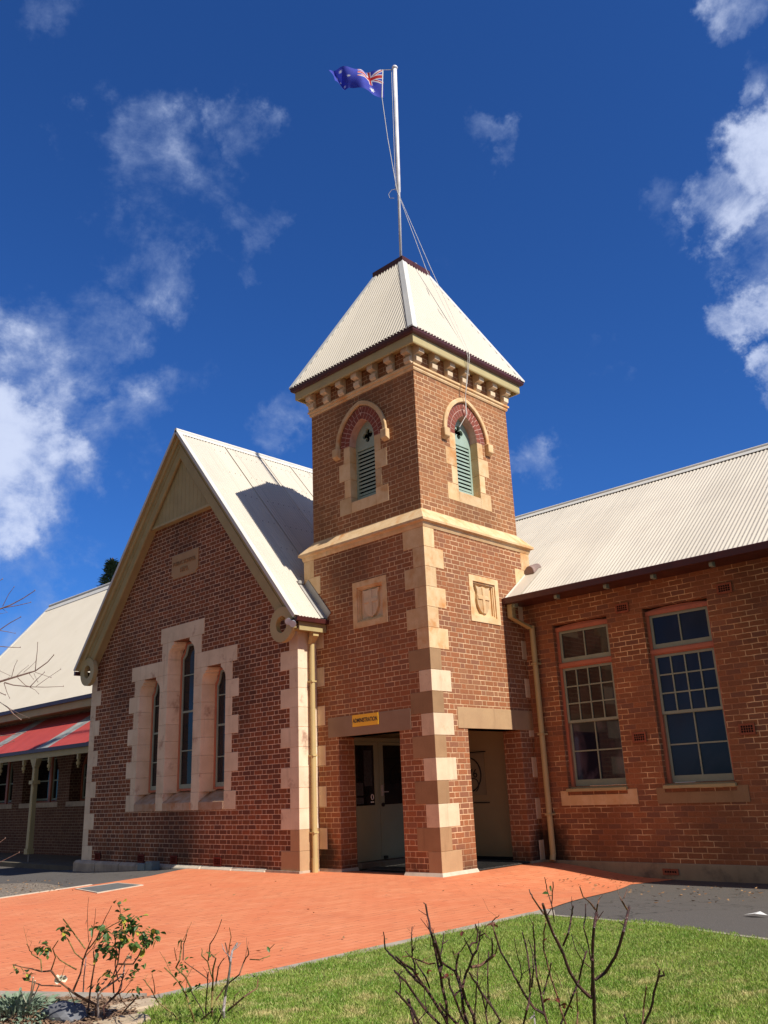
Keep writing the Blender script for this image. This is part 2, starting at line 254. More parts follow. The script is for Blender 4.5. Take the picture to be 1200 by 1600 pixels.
# ------------------------------------------------------------------ mesh builder
class MB:
    def __init__(s): s.v = []; s.f = []; s.mi = []; s.cur = 0
    def add(s, vs, fs):
        o = len(s.v); s.v += [tuple(v) for v in vs]; s.f += [tuple(i+o for i in f) for f in fs]; s.mi += [s.cur]*len(fs); return s
    def box(s, x0, y0, z0, x1, y1, z1):
        x0, x1 = min(x0, x1), max(x0, x1); y0, y1 = min(y0, y1), max(y0, y1); z0, z1 = min(z0, z1), max(z0, z1)
        return s.add([(x0, y0, z0), (x1, y0, z0), (x1, y1, z0), (x0, y1, z0), (x0, y0, z1), (x1, y0, z1), (x1, y1, z1), (x0, y1, z1)],
                     [(0, 3, 2, 1), (4, 5, 6, 7), (0, 1, 5, 4), (1, 2, 6, 5), (2, 3, 7, 6), (3, 0, 4, 7)])
    def loft(s, A, B):   # two equal loops -> closed solid
        n = len(A); return s.add(list(A)+list(B), [tuple(range(n))[::-1], tuple(range(n, 2*n))]+[(i, (i+1) % n, n+(i+1) % n, n+i) for i in range(n)])
    def panel(s, fn, outer, holes, d0, d1, backholes=None):   # fn(u,w,d); polygon with holes extruded from depth d0 to d1
        loops = [outer]+list(holes); bl = [outer]+list(backholes or holes)
        for lp, d, flip in ((loops, d0, False), (bl, d1, True)):
            pts = [fn(u, w, d) for L in lp for (u, w) in L]; tr = tessellate_polygon([[Vector((u, w, 0)) for u, w in L] for L in lp]); s.add(pts, [t for t in tr])
        for L, K in zip(loops, bl):
            n = len(L); s.add([fn(u, w, d0) for u, w in L]+[fn(u, w, d1) for u, w in K], [(i, (i+1) % n, n+(i+1) % n, n+i) for i in range(n)])
        return s
    def tube(s, pts, rad, seg=8, caps=True):
        pts = [Vector(p) for p in pts]; n = len(pts); rad = rad if isinstance(rad, (list, tuple)) else [rad]*n
        d0 = (pts[1]-pts[0]).normalized(); a = d0.orthogonal().normalized(); vs = []
        for i, p in enumerate(pts):
            d = (pts[min(i+1, n-1)]-pts[max(i-1, 0)]).normalized(); a = (a-d*a.dot(d)).normalized(); b = d.cross(a)
            for k in range(seg):
                t = 2*math.pi*k/seg; vs.append(p+(a*math.cos(t)+b*math.sin(t))*rad[i])
        fs = [(i*seg+k, i*seg+(k+1) % seg, (i+1)*seg+(k+1) % seg, (i+1)*seg+k) for i in range(n-1) for k in range(seg)]
        if caps: fs += [tuple(range(seg))[::-1], tuple((n-1)*seg+k for k in range(seg))]
        return s.add(vs, fs)
    def lathe(s, c, prof, seg=16):
        vs = [(c[0]+r*math.cos(2*math.pi*k/seg), c[1]+r*math.sin(2*math.pi*k/seg), c[2]+z) for r, z in prof for k in range(seg)]; n = len(prof)
        fs = [(i*seg+k, i*seg+(k+1) % seg, (i+1)*seg+(k+1) % seg, (i+1)*seg+k) for i in range(n-1) for k in range(seg)]
        return s.add(vs, fs+[tuple(range(seg))[::-1], tuple((n-1)*seg+k for k in range(seg))])
    def build(s, name, mats, parent=None, bevel=0, smooth=False, nofix=False):
        me = bpy.data.meshes.new(name); me.from_pydata(s.v, [], s.f)
        if not isinstance(mats, list): mats = [mats]
        for m in mats: me.materials.append(MT[m] if isinstance(m, str) else m)
        me.polygons.foreach_set('material_index', s.mi)
        if not nofix:
            bm = bmesh.new(); bm.from_mesh(me)
            if bevel or len(s.v) < 4000: bmesh.ops.remove_doubles(bm, verts=bm.verts, dist=1e-5)
            bmesh.ops.recalc_face_normals(bm, faces=bm.faces)
            if bevel:
                es = [e for e in bm.edges if len(e.link_faces) == 2 and e.calc_face_angle(0) > .5]
                bmesh.ops.bevel(bm, geom=es, offset=bevel, segments=1, affect='EDGES', clamp_overlap=True)
            bm.to_mesh(me); bm.free()
        if smooth: me.polygons.foreach_set('use_smooth', [True]*len(me.polygons))
        me.update(); o = bpy.data.objects.new(name, me); COL.objects.link(o); o.parent = parent
        return o
def tag(o, label=None, cat=None, group=None, kind=None):
    for k, v in (('label', label), ('category', cat), ('group', group), ('kind', kind)):
        if v: o[k] = v
    return o
def thing(name, label, cat, group=None, loc=(0, 0, 0)):
    # loc kept at origin so that parts keep world coordinates; parent transform = identity
    o = bpy.data.objects.new(name, None); COL.objects.link(o); o.empty_display_size = .2; return tag(o, label, cat, group)
def copy_tree(o, off, parent=None):
    c = o.copy(); COL.objects.link(c); c.parent = parent
    if parent is None: c.location = Vector(o.location)+Vector(off)
    for ch in list(o.children): copy_tree(ch, off, c)
    return c
fA = lambda y: (lambda u, w, d: (u, y+d, w))      # wall facing -Y, depth into +Y
fB = lambda x: (lambda u, w, d: (x-d, u, w))      # wall facing +X, depth into -X
rect = lambda a, b, c, d: [(a, b), (c, b), (c, d), (a, d)]

def corrug(mb, O, along, down, W, L, pitch=.076, amp=.0095, seg=6, poly=None, both=True, thick=.002):
    """corrugated sheet: O corner, along (unit, ripple axis), down (unit). poly: fn(a)->(l0,l1) extents"""
    along = Vector(along).normalized(); down = Vector(down).normalized(); nrm = along.cross(down).normalized()
    if nrm.z < 0: nrm = -nrm
    n = int(W/pitch*seg); vs = []; fs = []
    for i in range(n+1):
        a = W*i/n; h = amp*math.sin(2*math.pi*a/pitch); l0, l1 = (0, L) if poly is None else poly(a)
        for l in (l0, l1): vs.append(Vector(O)+along*a+down*l+nrm*h)
    fs = [(2*i, 2*i+2, 2*i+3, 2*i+1) for i in range(n)]
    mb.add(vs, fs)

# ================================================================== TOWER
W = 3.1; st = .132; C0 = (-1.55, 1.55); GY = -.45
tower = thing('brick_tower', 'square brick tower with louvred arched openings, cream pyramid roof and an open corner porch', 'tower')
mb = MB()
mb.panel(fA(0), [(-W, -.35), (-2.24, -.35), (-2.24, 2.2), (-.76, 2.2), (-.76, -.35), (0, -.35), (0, 5.56), (-W, 5.56)], [rect(-1.34-.39, 4.08, -1.34+.39, 4.85)], 0, .38)
mb.panel(fB(0), [(.38, -.35), (.85, -.35), (.85, 2.2), (2.33, 2.2), (2.33, -.35), (W, -.35), (W, 5.56), (.38, 5.56)], [rect(1.582-.39, 4.08, 1.582+.39, 4.85)], 0, .38)
mb.box(-W, .38, -.35, -W+.38, W, 5.56); mb.box(-W+.38, W-.38, -.35, -.38, W, 5.56)
mb.build('lower_wall', 'brick_tower', tower)
def arch(a, r, t, z0, c, n=10):
    """pointed arch loop points from left spring to right spring, offset t"""
    Rr = (a*a+r*r)/(2*a); e = Rr-a; Ro = Rr+t; top = math.acos(e/Ro); pts = []
    for i in range(n+1):
        th = top*i/n; pts.append((c+e-Ro*math.cos(th), z0+Ro*math.sin(th)))
    L = pts; Rg = [(2*c-x, z) for x, z in L[:-1]][::-1]; return L+Rg
SPR = 7.66; a0, r0 = .34, .47
def arch_loop(c, t, zb): return [(c+a0+t, zb), (c-a0-t, zb)][::-1]+arch(a0, r0, t, SPR, c) if False else [(c-a0-t, zb)]+arch(a0, r0, t, SPR, c)+[(c+a0+t, zb)]
xl, xr = -W+st, -st
mb = MB()
cA, cB = -1.54, 1.56
mb.panel(fA(st), [(xl, 5.75), (xr, 5.75), (xr, 9.2), (xl, 9.2)], [arch_loop(cA, .005, 6.4)], 0, .32)
mb.panel(fB(xr), [(st+.32, 5.75), (W-st, 5.75), (W-st, 9.2), (st+.32, 9.2)], [arch_loop(cB, .005, 6.4)], 0, .32)
mb.box(xl, st+.32, 5.75, xl+.32, W-st, 9.2); mb.box(xl+.32, W-st-.32, 5.75, xr-.32, W-st, 9.2)
mb.build('upper_wall', 'brick_upper', tower)
mb = MB(); mb.box(xl+.33, st+.33, 6.2, xr-.33, W-st-.33, 6.25); mb.build('belfry_floor', 'dark', tower)
# mouldings around square: profile (protrusion from half, z)
def ringmould(mb, half, prof, c=C0):
    n = len(prof); vs = []
    for sx_, sy_ in ((1, -1), (1, 1), (-1, 1), (-1, -1)):
        for p, z in prof: vs.append((c[0]+sx_*(half+p), c[1]+sy_*(half+p), z))
    fs = []
    for k in range(4):
        for i in range(n):
            j = (i+1) % n; fs.append((k*n+i, ((k+1) % 4)*n+i, ((k+1) % 4)*n+j, k*n+j))
    mb.add(vs, fs)
hl, hu = 1.55, 1.55-st
mb = MB(); ringmould(mb, hl, [(-.1, 5.56), (.012, 5.56), (.03, 5.60), (.035, 5.64), (.088, 5.66), (.09, 5.70), (-st-.004, 5.95), (-.3, 5.95)])
mb.build('belt_course', 'sand_orange', tower)
mb = MB(); ringmould(mb, hu, [(-.02, 8.64), (.02, 8.64), (.035, 8.67), (.03, 8.70), (.058, 8.715), (.06, 8.75), (.02, 8.77), (-.02, 8.77)])
mb.build('string_course', 'sand_orange', tower)
for face in range(4):
    for i in range(7):
        u = .205+.448*i; mb = MB()
        prof = [(0, 8.76), (.05, 8.765), (.095, 8.80), (.10, 8.885), (.05, 8.895), (.045, 8.935), (.165, 8.955), (.17, 9.112), (0, 9.112)]
        w = .075
        def T(p, z, uu):
            x, y = (p, uu)   # face B local: protrusion +x, along y
            x = -st+x
            if face == 0: return (x, y, z)
            if face == 1: return (-y, st-p if False else -(x+0), z) if False else (-y, -(x), z)
            if face == 2: return (-W-x, y, z)
            return (-y, W+x, z)
        mb.loft([T(p, z, u-w) for p, z in prof], [T(p, z, u+w) for p, z in prof]); mb.build('eave_bracket', 'sand_pale', tower, bevel=.003)
mb = MB(); ringmould(mb, hu, [(-.05, 9.115), (.20, 9.115), (.20, 9.03), (.228, 9.03), (.237, 9.05), (.237, 9.21), (-.05, 9.21)]); mb.build('fascia', 'cream', tower)
mb = MB(); ringmould(mb, hu, [(.2, 9.212), (.25, 9.20), (.29, 9.215), (.31, 9.25), (.312, 9.335), (.298, 9.335), (.29, 9.30), (.2, 9.30)]); mb.build('gutter', 'maroon', tower)
# pyramid roof
eh, ez, th_, tz = 1.735, 9.30, .43, 11.93
mb = MB(); run = eh-th_; sl = math.hypot(run, tz-ez)
for k, (ax, nx) in enumerate((((1, 0, 0), (0, -1, 0)), ((0, 1, 0), (1, 0, 0)), ((-1, 0, 0), (0, 1, 0)), ((0, -1, 0), (-1, 0, 0)))):
    ax = Vector(ax); nx = Vector(nx); dn = (nx*run+Vector((0, 0, ez-tz))).normalized()
    O = Vector((C0[0], C0[1], 0))+nx*th_+Vector((0, 0, tz))-ax*eh
    def pf(a):
        d = abs(a-eh); l0 = 0 if d < th_ else (d-th_)/run*sl
        return l0, sl
    corrug(mb, O, ax, dn, 2*eh, sl, poly=pf, pitch=.082, amp=.014)
mb.build('roof_sheeting', 'roof', tower, smooth=True)
# hip caps
for sx_, sy_ in ((1, -1), (1, 1), (-1, 1), (-1, -1)):
    lo = Vector((C0[0]+sx_*(eh+.012), C0[1]+sy_*(eh+.012), ez+.012)); hi = Vector((C0[0]+sx_*th_, C0[1]+sy_*th_, tz+.02))
    A = []; B = []
    for P_, o in ((lo, A), (hi, B)):
        for dx, dy in ((-.125*sx_, 0), (0, 0), (0, -.125*sy_)): 
            o.append(P_+Vector((dx, dy, 0)))
        for dx, dy in ((0, -.125*sy_), (0, 0), (-.125*sx_, 0)): o.append(P_+Vector((dx, dy, -.03)))
    # follow slope: points off the ridge line lie on adjacent faces -> same height since moving along the eave direction
    mb = MB(); mb.loft([p+Vector((0, 0, .012)) for p in A], [p+Vector((0, 0, .012)) for p in B]); mb.build('hip_capping', 'cap', tower)
mb = MB(); z0 = 11.90
mb.box(C0[0]-th_-.015, C0[1]-th_-.015, z0+.02, C0[0]+th_+.015, C0[1]+th_+.015, z0+.14)
mb.box(C0[0]-th_+.03, C0[1]-th_+.03, z0+.14, C0[0]+th_-.03, C0[1]+th_-.03, z0+.155)
n = 11
for k in range(n):
    for sgn in (-1, 1):
        t = -th_+(k+.5)*2*th_/n; q = th_/n*.8; xx = C0[0]+sgn*(th_+.02); yy = C0[1]+sgn*(th_+.02)
        mb.loft([(C0[0]+t-q, yy-.006, z0+.03), (C0[0]+t+q, yy-.006, z0+.03), (C0[0]+t, yy-.006, z0-.055)], [(C0[0]+t-q, yy+.006, z0+.03), (C0[0]+t+q, yy+.006, z0+.03), (C0[0]+t, yy+.006, z0-.055)])
        mb.loft([(xx-.006, C0[1]+t-q, z0+.03), (xx-.006, C0[1]+t+q, z0+.03), (xx-.006, C0[1]+t, z0-.055)], [(xx+.006, C0[1]+t-q, z0+.03), (xx+.006, C0[1]+t+q, z0+.03), (xx+.006, C0[1]+t, z0-.055)])
mb.build('roof_cresting', 'maroon', tower)
for a, b, w in ((-.15, -.3, .1), (.28, .05, .12), (.3, -.25, .07), (-.3, -.3, .06)):
    mb = MB(); mb.box(C0[0]+a-w, C0[1]+b-.03, 12.056, C0[0]+a+w, C0[1]+b+.03, 12.10); mb.build('roof_plate', 'flash', tower)
# belfry openings
def frameface(F, c, zb):
    # F(u,w,d)
    # jamb stones, base stones
    def blk(u0, u1, z0, z1, d0=-.006, d1=.24): 
        m_ = MB(); m_.loft([F(u0, z0, d0), F(u1, z0, d0), F(u1, z1, d0), F(u0, z1, d0)], [F(u0, z0, d1), F(u1, z0, d1), F(u1, z1, d1), F(u0, z1, d1)]); m_.build('jamb_stone', 'sand_orange', tower, bevel=.005)
    zs = [(6.625, 6.975, .50), (6.98, 7.33, .645), (7.335, 7.655, .50)]
    for z0, z1, o in zs:
        blk(c-o, c-.335, z0, z1); blk(c+.335, c+o, z0, z1)
    for s_ in (-1, 1): blk(*(sorted((c+s_*.65, c+s_*.33))), 6.29, 6.62)
    m_ = MB(); m_.loft([F(c-.326, 6.29, -.006), F(c-.326, 6.29, .24), F(c-.326, 6.62, .24), F(c-.326, 6.50, -.006)], [F(c+.326, 6.29, -.006), F(c+.326, 6.29, .24), F(c+.326, 6.62, .24), F(c+.326, 6.50, -.006)]); m_.build('sill', 'sand_orange', tower, bevel=.004)
    # brick arch: mortar backing ring + voussoirs
    def ring(t0, t1, d0, d1, nm, mat, bev=0):
        I = arch(a0, r0, t0, SPR, c, 14); O_ = arch(a0, r0, t1, SPR, c, 14); m_ = MB(); n = len(I)
        vs = [F(u, w, d) for d in (d0, d1) for L in (I, O_) for u, w in L]; fs = []
        for i in range(n-1):
            fs += [(i, i+1, n+i+1, n+i), (2*n+i, 2*n+i+1, 3*n+i+1, 3*n+i), (i, i+1, 2*n+i+1, 2*n+i), (n+i, n+i+1, 3*n+i+1, 3*n+i)]
        for i in (0, n-1): fs.append((i, n+i, 3*n+i, 2*n+i))
        m_.add(vs, fs); return m_.build(nm, mat, tower, bevel=bev)
    o = ring(-.003, .245, -.003, .24, 'brick_arch', 'arch_mortar')
    m_ = MB(); Rr = (a0*a0+r0*r0)/(2*a0); e = Rr-a0
    for (t0, t1, off) in ((0, .115, 0), (.127, .24, .5)):
        top = math.acos(e/(Rr+(t0+t1)/2)); arcL = (Rr+t0)*top; nb = int(arcL/.078)
        for s_ in (-1, 1):
            for k in range(nb+1):
                b0 = top*max(0, (k-off))/nb; b1 = top*min(nb, (k+1-off))/nb
                if b1-b0 < .02: continue
                g = .0065/(Rr+t0); b0 += g; b1 -= g
                L = [(c+s_*(-e+(Rr+t)*math.cos(b))*1.0, SPR+(Rr+t)*math.sin(b)) for t, b in ((t0, b0), (t1, b0), (t1, b1), (t0, b1))]
                m_.loft([F(u, w, -.007) for u, w in L], [F(u, w, .2) for u, w in L])
    v = m_.build('arch_bricks', 'arch_brick', o)
    ring(.262, .352, -.055, .0, 'hood_mould', 'sand_tan' if False else 'sand_orange', .012)
    for s_ in (-1, 1):
        m_ = MB(); u0, u1 = sorted((c+s_*(a0+.245), c+s_*(a0+.40)))
        m_.loft([F(u0, 7.50, -.10), F(u1, 7.50, -.10), F(u1, SPR+.015, -.10), F(u0, SPR+.015, -.10)], [F(u0, 7.45, 0.), F(u1, 7.45, 0.), F(u1, SPR+.015, 0.), F(u0, SPR+.015, 0.)]); m_.build('hood_stop', 'sand_orange', tower, bevel=.01)
    # louvre shutter
    fr = MB(); q = .17
    lo = [(c-.35, 6.56)]+arch(a0, r0, .01, SPR, c, 10)+[(c+.35, 6.56)]
    li = [(c-.285, 6.63), (c+.285, 6.63), (c+.285, 7.56), (c-.285, 7.56)]
    def circ(cx, cz, r, n=12): return [(cx+r*math.cos(2*math.pi*i/n), cz+r*math.sin(2*math.pi*i/n)) for i in range(n)]
    # quatrefoil outline
    qz = 7.83; qf = []
    for i in range(48):
        t = 2*math.pi*i/48; r = .058+.072*abs(math.cos(2*t))**.6; qf.append((c+r*math.cos(t), qz+r*math.sin(t)*1.1))
    fr.panel(F, lo, [li, qf], q, q+.05); sh = fr.build('louvre_frame', 'louvre', tower)
    m_ = MB()
    for k in range(12):
        z = 6.645+k*.077; m_.loft([F(c-.284, z, q+.005), F(c-.284, z+.035, q+.05), F(c-.284, z+.070, q+.05), F(c-.284, z+.040, q+.005)], [F(c+.284, z, q+.005), F(c+.284, z+.035, q+.05), F(c+.284, z+.070, q+.05), F(c+.284, z+.040, q+.005)])
    m_.build('louvre_slats', 'louvre', sh)
    m_ = MB(); m_.loft([F(c-.34, 6.6, q+.13), F(c+.34, 6.6, q+.13), F(c+.34, 8.2, q+.13), F(c-.34, 8.2, q+.13)], [F(c-.34, 6.6, q+.14), F(c+.34, 6.6, q+.14), F(c+.34, 8.2, q+.14), F(c-.34, 8.2, q+.14)]); m_.build('dark_backing', 'dark', sh)
frameface(fA(st), cA, 0); frameface(fB(xr), cB, 0)
# quoins of near corner and the two flanking corners
def qmat(i, face):
    if i == 0: return 'sand_tan'
    if i % 2 == 1 and i <= 10: return 'sand_brown'
    if i <= 8: return 'sand_pale'
    return 'sand_orange'
for i in range(16):
    z0, z1 = i*.3475+.002, (i+1)*.3475-.002
    la, lb = (.262, .49) if i % 2 == 0 else (.478, .27)
    if i == 0: z0 = -.05
    mb = MB(); p = .007
    mb.add([(-la, -p, z0), (p, -p, z0), (p, lb, z0), (-.02, lb, z0), (-.02, .02, z0), (-la, .02, z0), (-la, -p, z1), (p, -p, z1), (p, lb, z1), (-.02, lb, z1), (-.02, .02, z1), (-la, .02, z1)],
           [(5, 4, 3, 2, 1, 0), (6, 7, 8, 9, 10, 11), (0, 1, 7, 6), (1, 2, 8, 7), (2, 3, 9, 8), (3, 4, 10, 9), (4, 5, 11, 10), (5, 0, 6, 11)])
    mb.build('quoin', qmat(i, 0), tower, bevel=.003)
    # far right corner (face B end) and left corner (face A end)
    lq = .50 if i % 2 == 0 else .27
    mb = MB(); mb.box(-.02, W-lq, z0, p, W+p, z1); mb.build('quoin', 'sand_orange' if i > 12 else 'sand_pale', tower, bevel=.003)
    lq = .52 if i % 2 == 1 else .27
    if i > 12: lq = .28 if i % 2 else .46
    mb = MB(); mb.box(-W-p, -p, z0, -W+lq, .02, z1); mb.build('quoin', 'sand_orange' if i > 12 else 'sand_pale', tower, bevel=.003)
# porch lintels
mb = MB(); mb.box(-2.50, -.012, 2.2, -.487, .385, 2.545); mb.build('lintel', simple('grey_brown_lintel_stone', (.32, .225, .15), (.27, .185, .12), 2, .85, .2, jit=0), tower, bevel=.005)
mb = MB(); mb.box(-.385, .60, 2.2, .012, 2.735, 2.545); mb.build('lintel', 'sand_tan', tower, bevel=.005)
# corner pier plinth (sloping cement skirt)
mb = MB(); mb.loft([(-.80, -.075, -.1), (.075, -.075, -.1), (.075, .89, -.1), (-.80, .89, -.1)], [(-.757, -.008, .045), (.009, -.008, .045), (.009, .847, .045), (-.757, .847, .045)]); mb.build('pier_plinth', 'plinth_white', tower)
mb = MB(); mb.loft([(-2.78, -.05, -.1), (-2.2, -.05, -.1), (-2.2, .43, -.1), (-2.78, .43, -.1)], [(-2.78, -.006, .04), (-2.235, -.006, .04), (-2.235, .385, .04), (-2.78, .385, .04)]); mb.build('pier_plinth', 'plinthstone', tower)
mb = MB(); mb.loft([(-.43, 2.28, -.3), (.06, 2.28, -.3), (.06, 2.73, -.3), (-.43, 2.73, -.3)], [(-.385, 2.322, .03), (.008, 2.322, .03), (.008, 2.73, .03), (-.385, 2.73, .03)]); mb.build('pier_plinth', 'cement', tower)
# porch inside
mb = MB(); mb.box(-2.72, 2.55, -.05, -.381, 2.72, 2.5); mb.build('porch_back_wall', 'porchwall', tower)
mb = MB(); mb.box(-2.72, .381, 2.45, -.381, 2.55, 2.5); mb.build('porch_ceiling', 'porchwall', tower)
mb = MB(); mb.box(-2.5, 2.53, -.05, -.381, 2.549, .07); mb.build('skirting', 'dark', tower)
mb = MB(); mb.box(-2.72, .381, -.1, -2.37, 2.55, 2.45); mb.build('porch_side_wall', 'porchwall', tower)
mb = MB(); mb.box(-2.369, .386, .0, -2.16, 1.95, .10); mb.build('threshold', 'slab', tower, bevel=.01)
mb = MB(); mb.box(-2.34, .385, .1, -2.262, .395, 2.2)
mb.box(-2.369, .385, 2.13, -2.25, 1.79, 2.2); mb.box(-2.369, 1.74, .1, -2.25, 1.80, 2.13); dfr = mb.build('door_frame', 'door', tower)
for (y0, y1, g0, g1) in ((.386, 1.002, .41, .895), (1.008, 1.738, 1.125, 1.62)):
    mb = MB(); mb.panel(lambda u, w, d: (-2.26-d, u, w), rect(y0, .11, y1, 2.125), [rect(g0, 1.03, g1, 2.07)], 0, .04); lf = mb.build('door_leaf', 'door', tower)
    mb = MB(); mb.box(-2.285, g0-.01, 1.02, -2.279, g1+.01, 2.08); mb.build('door_glass', 'glass_dark', lf)
    if y0 < 1:
        for (a, b, c_, d, m_) in ((.64, .84, 1.36, 1.98, 'notice'), (.43, .61, 1.2, 1.42, 'notice'), (.43, .61, 1.06, 1.17, 'notice')):
            mb = MB(); mb.box(-2.279, a, c_, -2.276, b, d); mb.build('paper_notice', simple('grey_notice_paper', (.05, .055, .06), (.03, .03, .035), 30, .6, .2, jit=.2, bump=0), lf)
        mb = MB(); mb.box(-2.279, .79, 1.075, -2.275, .87, 1.095); mb.lathe((0, 0, 0), [(.001, 0), (.0011, .001)], 3)
        mb.tube([(-2.276, .83+.03*math.cos(t*.5236), 1.17+.045*math.sin(t*.5236)) for t in range(13)], .007, 5); mb.build('door_sticker', 'white', lf)
    else:
        mb = MB(); mb.box(-2.262, 1.05, 1.18, -2.248, 1.095, 1.37); mb.tube([(-2.25, 1.075, 1.25), (-2.215, 1.075, 1.25), (-2.215, 1.19, 1.25)], .009, 8); mb.build('door_handle', 'flash', lf)
        mb = MB(); mb.tube([(-2.262, 1.072, 1.03), (-2.235, 1.072, 1.03)], .034, 14); mb.build('door_lock', 'black', lf)
        mb = MB(); mb.box(-2.262, 1.05, .12, -2.225, 1.13, .17); mb.build('door_stop', 'black', lf)

def text(body, size, loc, rot, mat, name, parent, depth=.004, align='CENTER', sx=1.0):
    cu = bpy.data.curves.new(name, 'FONT'); cu.body = body; cu.size = size; cu.align_x = align; cu.align_y = 'CENTER'; cu.extrude = depth; cu.offset = .0025 if body[0] == 'A' else 0; cu.resolution_u = 4
    cu.materials.append(MT[mat]); t = bpy.data.objects.new(name+'_tmp', cu); COL.objects.link(t); bpy.context.view_layer.update()
    me = bpy.data.meshes.new_from_object(t.evaluated_get(bpy.context.evaluated_depsgraph_get())); bpy.data.objects.remove(t)
    o = bpy.data.objects.new(name, me); COL.objects.link(o); o.parent = parent; o.location = loc; o.rotation_euler = rot; o.scale = (sx, 1, 1); return o
# administration sign
sg = thing('wall_sign', 'yellow ADMINISTRATION sign with black capital letters fixed to the stone lintel over the porch opening', 'sign')
mb = MB(); mb.box(-1.855, -.022, 2.345, -1.225, -.0125, 2.543); mb.build('sign_board', 'yellow', sg)
text('ADMINISTRATION', .098, (-1.54, -.0235, 2.442), (R(90), 0, 0), 'black', 'lettering', sg, .001, sx=.74)
# porch notice
nt = thing('round_emblem_notice', 'board with black ring emblem and number 76 on the back wall of the porch', 'notice')
mb = MB(); mb.box(-1.75, 2.538, 1.12, -1.02, 2.549, 1.86); mb.build('board', simple('faded_notice_board', (.25, .215, .13), (.22, .18, .11), 3, .6, .3, jit=0), nt)
mb = MB(); mb.tube([(-1.42+.31*math.cos(t*math.pi/16), 2.532, 1.49+.31*math.sin(t*math.pi/16)) for t in range(33)], .012, 6)
mb.tube([(-1.3+.12*math.cos(t*math.pi/16), 2.533, 1.30+.12*math.sin(t*math.pi/16)) for t in range(-6, 16)], .008, 6); mb.build('ring_emblem', 'black', nt)
text('76', .22, (-1.30, 2.531, 1.50), (R(90), 0, 0), 'black', 'number', nt, .002)
mb = MB(); mb.box(-1.8, 2.53, .98, -.96, 2.549, .995); mb.box(-1.8, 2.53, 1.88, -.98, 2.549, 1.895); mb.build('rail', 'dark', nt)
mb = MB(); mb.box(-2.05, .4, .004, -.02, 2.5, .018)
for k in range(20): mb.box(-1.95, .42+k*.104, .018, -.03, .45+k*.104, .026)
tag(mb.build('door_mat', simple('ribbed_rubber_mat', (.035, .033, .03), (.06, .055, .05), 20, .8, .3, jit=0)), 'ribbed dark rubber mat covering the floor inside the corner porch', 'mat')

# shield panels
for F, c, nm in ((fA(0), -1.34, 'a'), (fB(0), 1.582, 'b')):
    fr = MB(); o, zb, zt = .428, 4.045, 4.885
    def rr(i): return rect(c-o+i, zb+i, c+o-i, zt-i)
    fr.panel(F, rr(0), [rr(.105)], -.012, .03, [rr(.105)]); fr.panel(F, rr(.100), [rr(.135)], .014, .05); fr.panel(F, rr(.13), [rr(.155)], .036, .08)
    f_ = fr.build('shield_panel', 'sand_orange' if nm == 'b' else 'sand_orange', tower)
    mb = MB(); mb.loft([F(u, w, .072) for u, w in rr(.14)], [F(u, w, .10) for u, w in rr(.14)]); mb.build('panel_back', 'sand_pale' if nm == 'a' else 'sand_orange', f_)
    zc = 4.47; s_ = 1.05
    sh = [(-.20, .235), (-.10, .215), (0, .235), (.10, .215), (.20, .235), (.165, .16), (.16, .10), (.175, .0), (.16, -.10), (.10, -.20), (.03, -.245), (0, -.275), (-.03, -.245), (-.10, -.20), (-.16, -.10), (-.175, 0), (-.16, .10), (-.165, .16)]
    mb = MB(); L = [(c+x*s_, zc+z*s_) for x, z in sh]; mb.loft([F(u, w, .022) for u, w in L], [F(u, w, .0735) for u, w in L])
    so = mb.build('shield', 'sand_pale' if nm == 'a' else 'sand_orange', f_, bevel=.006)
    mb = MB()
    for (a, b, c_, d) in ((-.035, -.255, .035, .22), (-.165, .0, .165, .07)):
        L = rect(c+a, zc+b, c+c_, zc+d); mb.loft([F(u, w, .008 if a < -.1 else .006) for u, w in L], [F(u, w, .03) for u, w in L])
    mb.build('shield_cross', 'sand_pale' if nm == 'a' else 'sand_orange', so, bevel=.004)

# ================================================================== FLAGPOLE + FLAG
fp = thing('flagpole', 'tall white flagpole standing on the tower roof with a loose halyard', 'flagpole')
mb = MB(); pb = Vector((-1.545, 1.55, 12.05)); pt = Vector((-1.41, 1.55, 17.55))
mb.tube([pb, pb.lerp(pt, .37), pb.lerp(pt, .375), pt], [.03, .032, .045, .048], 12); mb.build('pole', 'pole', fp, smooth=True)
mb = MB(); mb.lathe(tuple(pt), [(.01, -.01), (.06, .0), (.075, .035), (.05, .075), (.01, .09)], 14); mb.build('pole_cap', 'pole', fp, smooth=True)
mb = MB(); mb.lathe(tuple(pb), [(.09, -.02), (.09, .03), (.05, .05), (.04, .1)], 12); mb.build('base_flange', 'flash', fp)
ring_p = Vector((-1.50, 1.50, 14.12)); ht = Vector((-1.66, 1.40, 17.60)); hb = Vector((-1.70, 1.37, 16.78))
mb = MB(); mb.tube([pt+Vector((-.03, -.03, -.02)), ht], .008, 5); mb.tube([pt+Vector((-.06, -.05, 0)), pb.lerp(pt, .38)+Vector((-.05, -.05, 0))], .006, 5)
mb.tube([hb, (-1.63, 1.42, 15.6), ring_p], .008, 5)
ge = Vector((.19, 1.44, 9.345)); ge2 = Vector((.19, 1.36, 9.345))
mb.tube([ring_p, ring_p.lerp(ge, .5)+Vector((.0, 0, -.05)), ge], .005, 5); mb.tube([ring_p, ring_p.lerp(ge2, .5)+Vector((-.08, 0, -.09)), Vector((-.25, 1.30, 10.55)), ge2], .005, 5)
mb.tube([ge, (.195, 1.44, 9.2), (-.02, 1.50, 8.48), (-.06, 1.53, 8.1), (-.14, 1.40, 7.85)], .008, 5); mb.tube([ge2, (.19, 1.40, 9.2), (-.02, 1.50, 8.47), (-.06, 1.55, 8.14)], .007, 5)
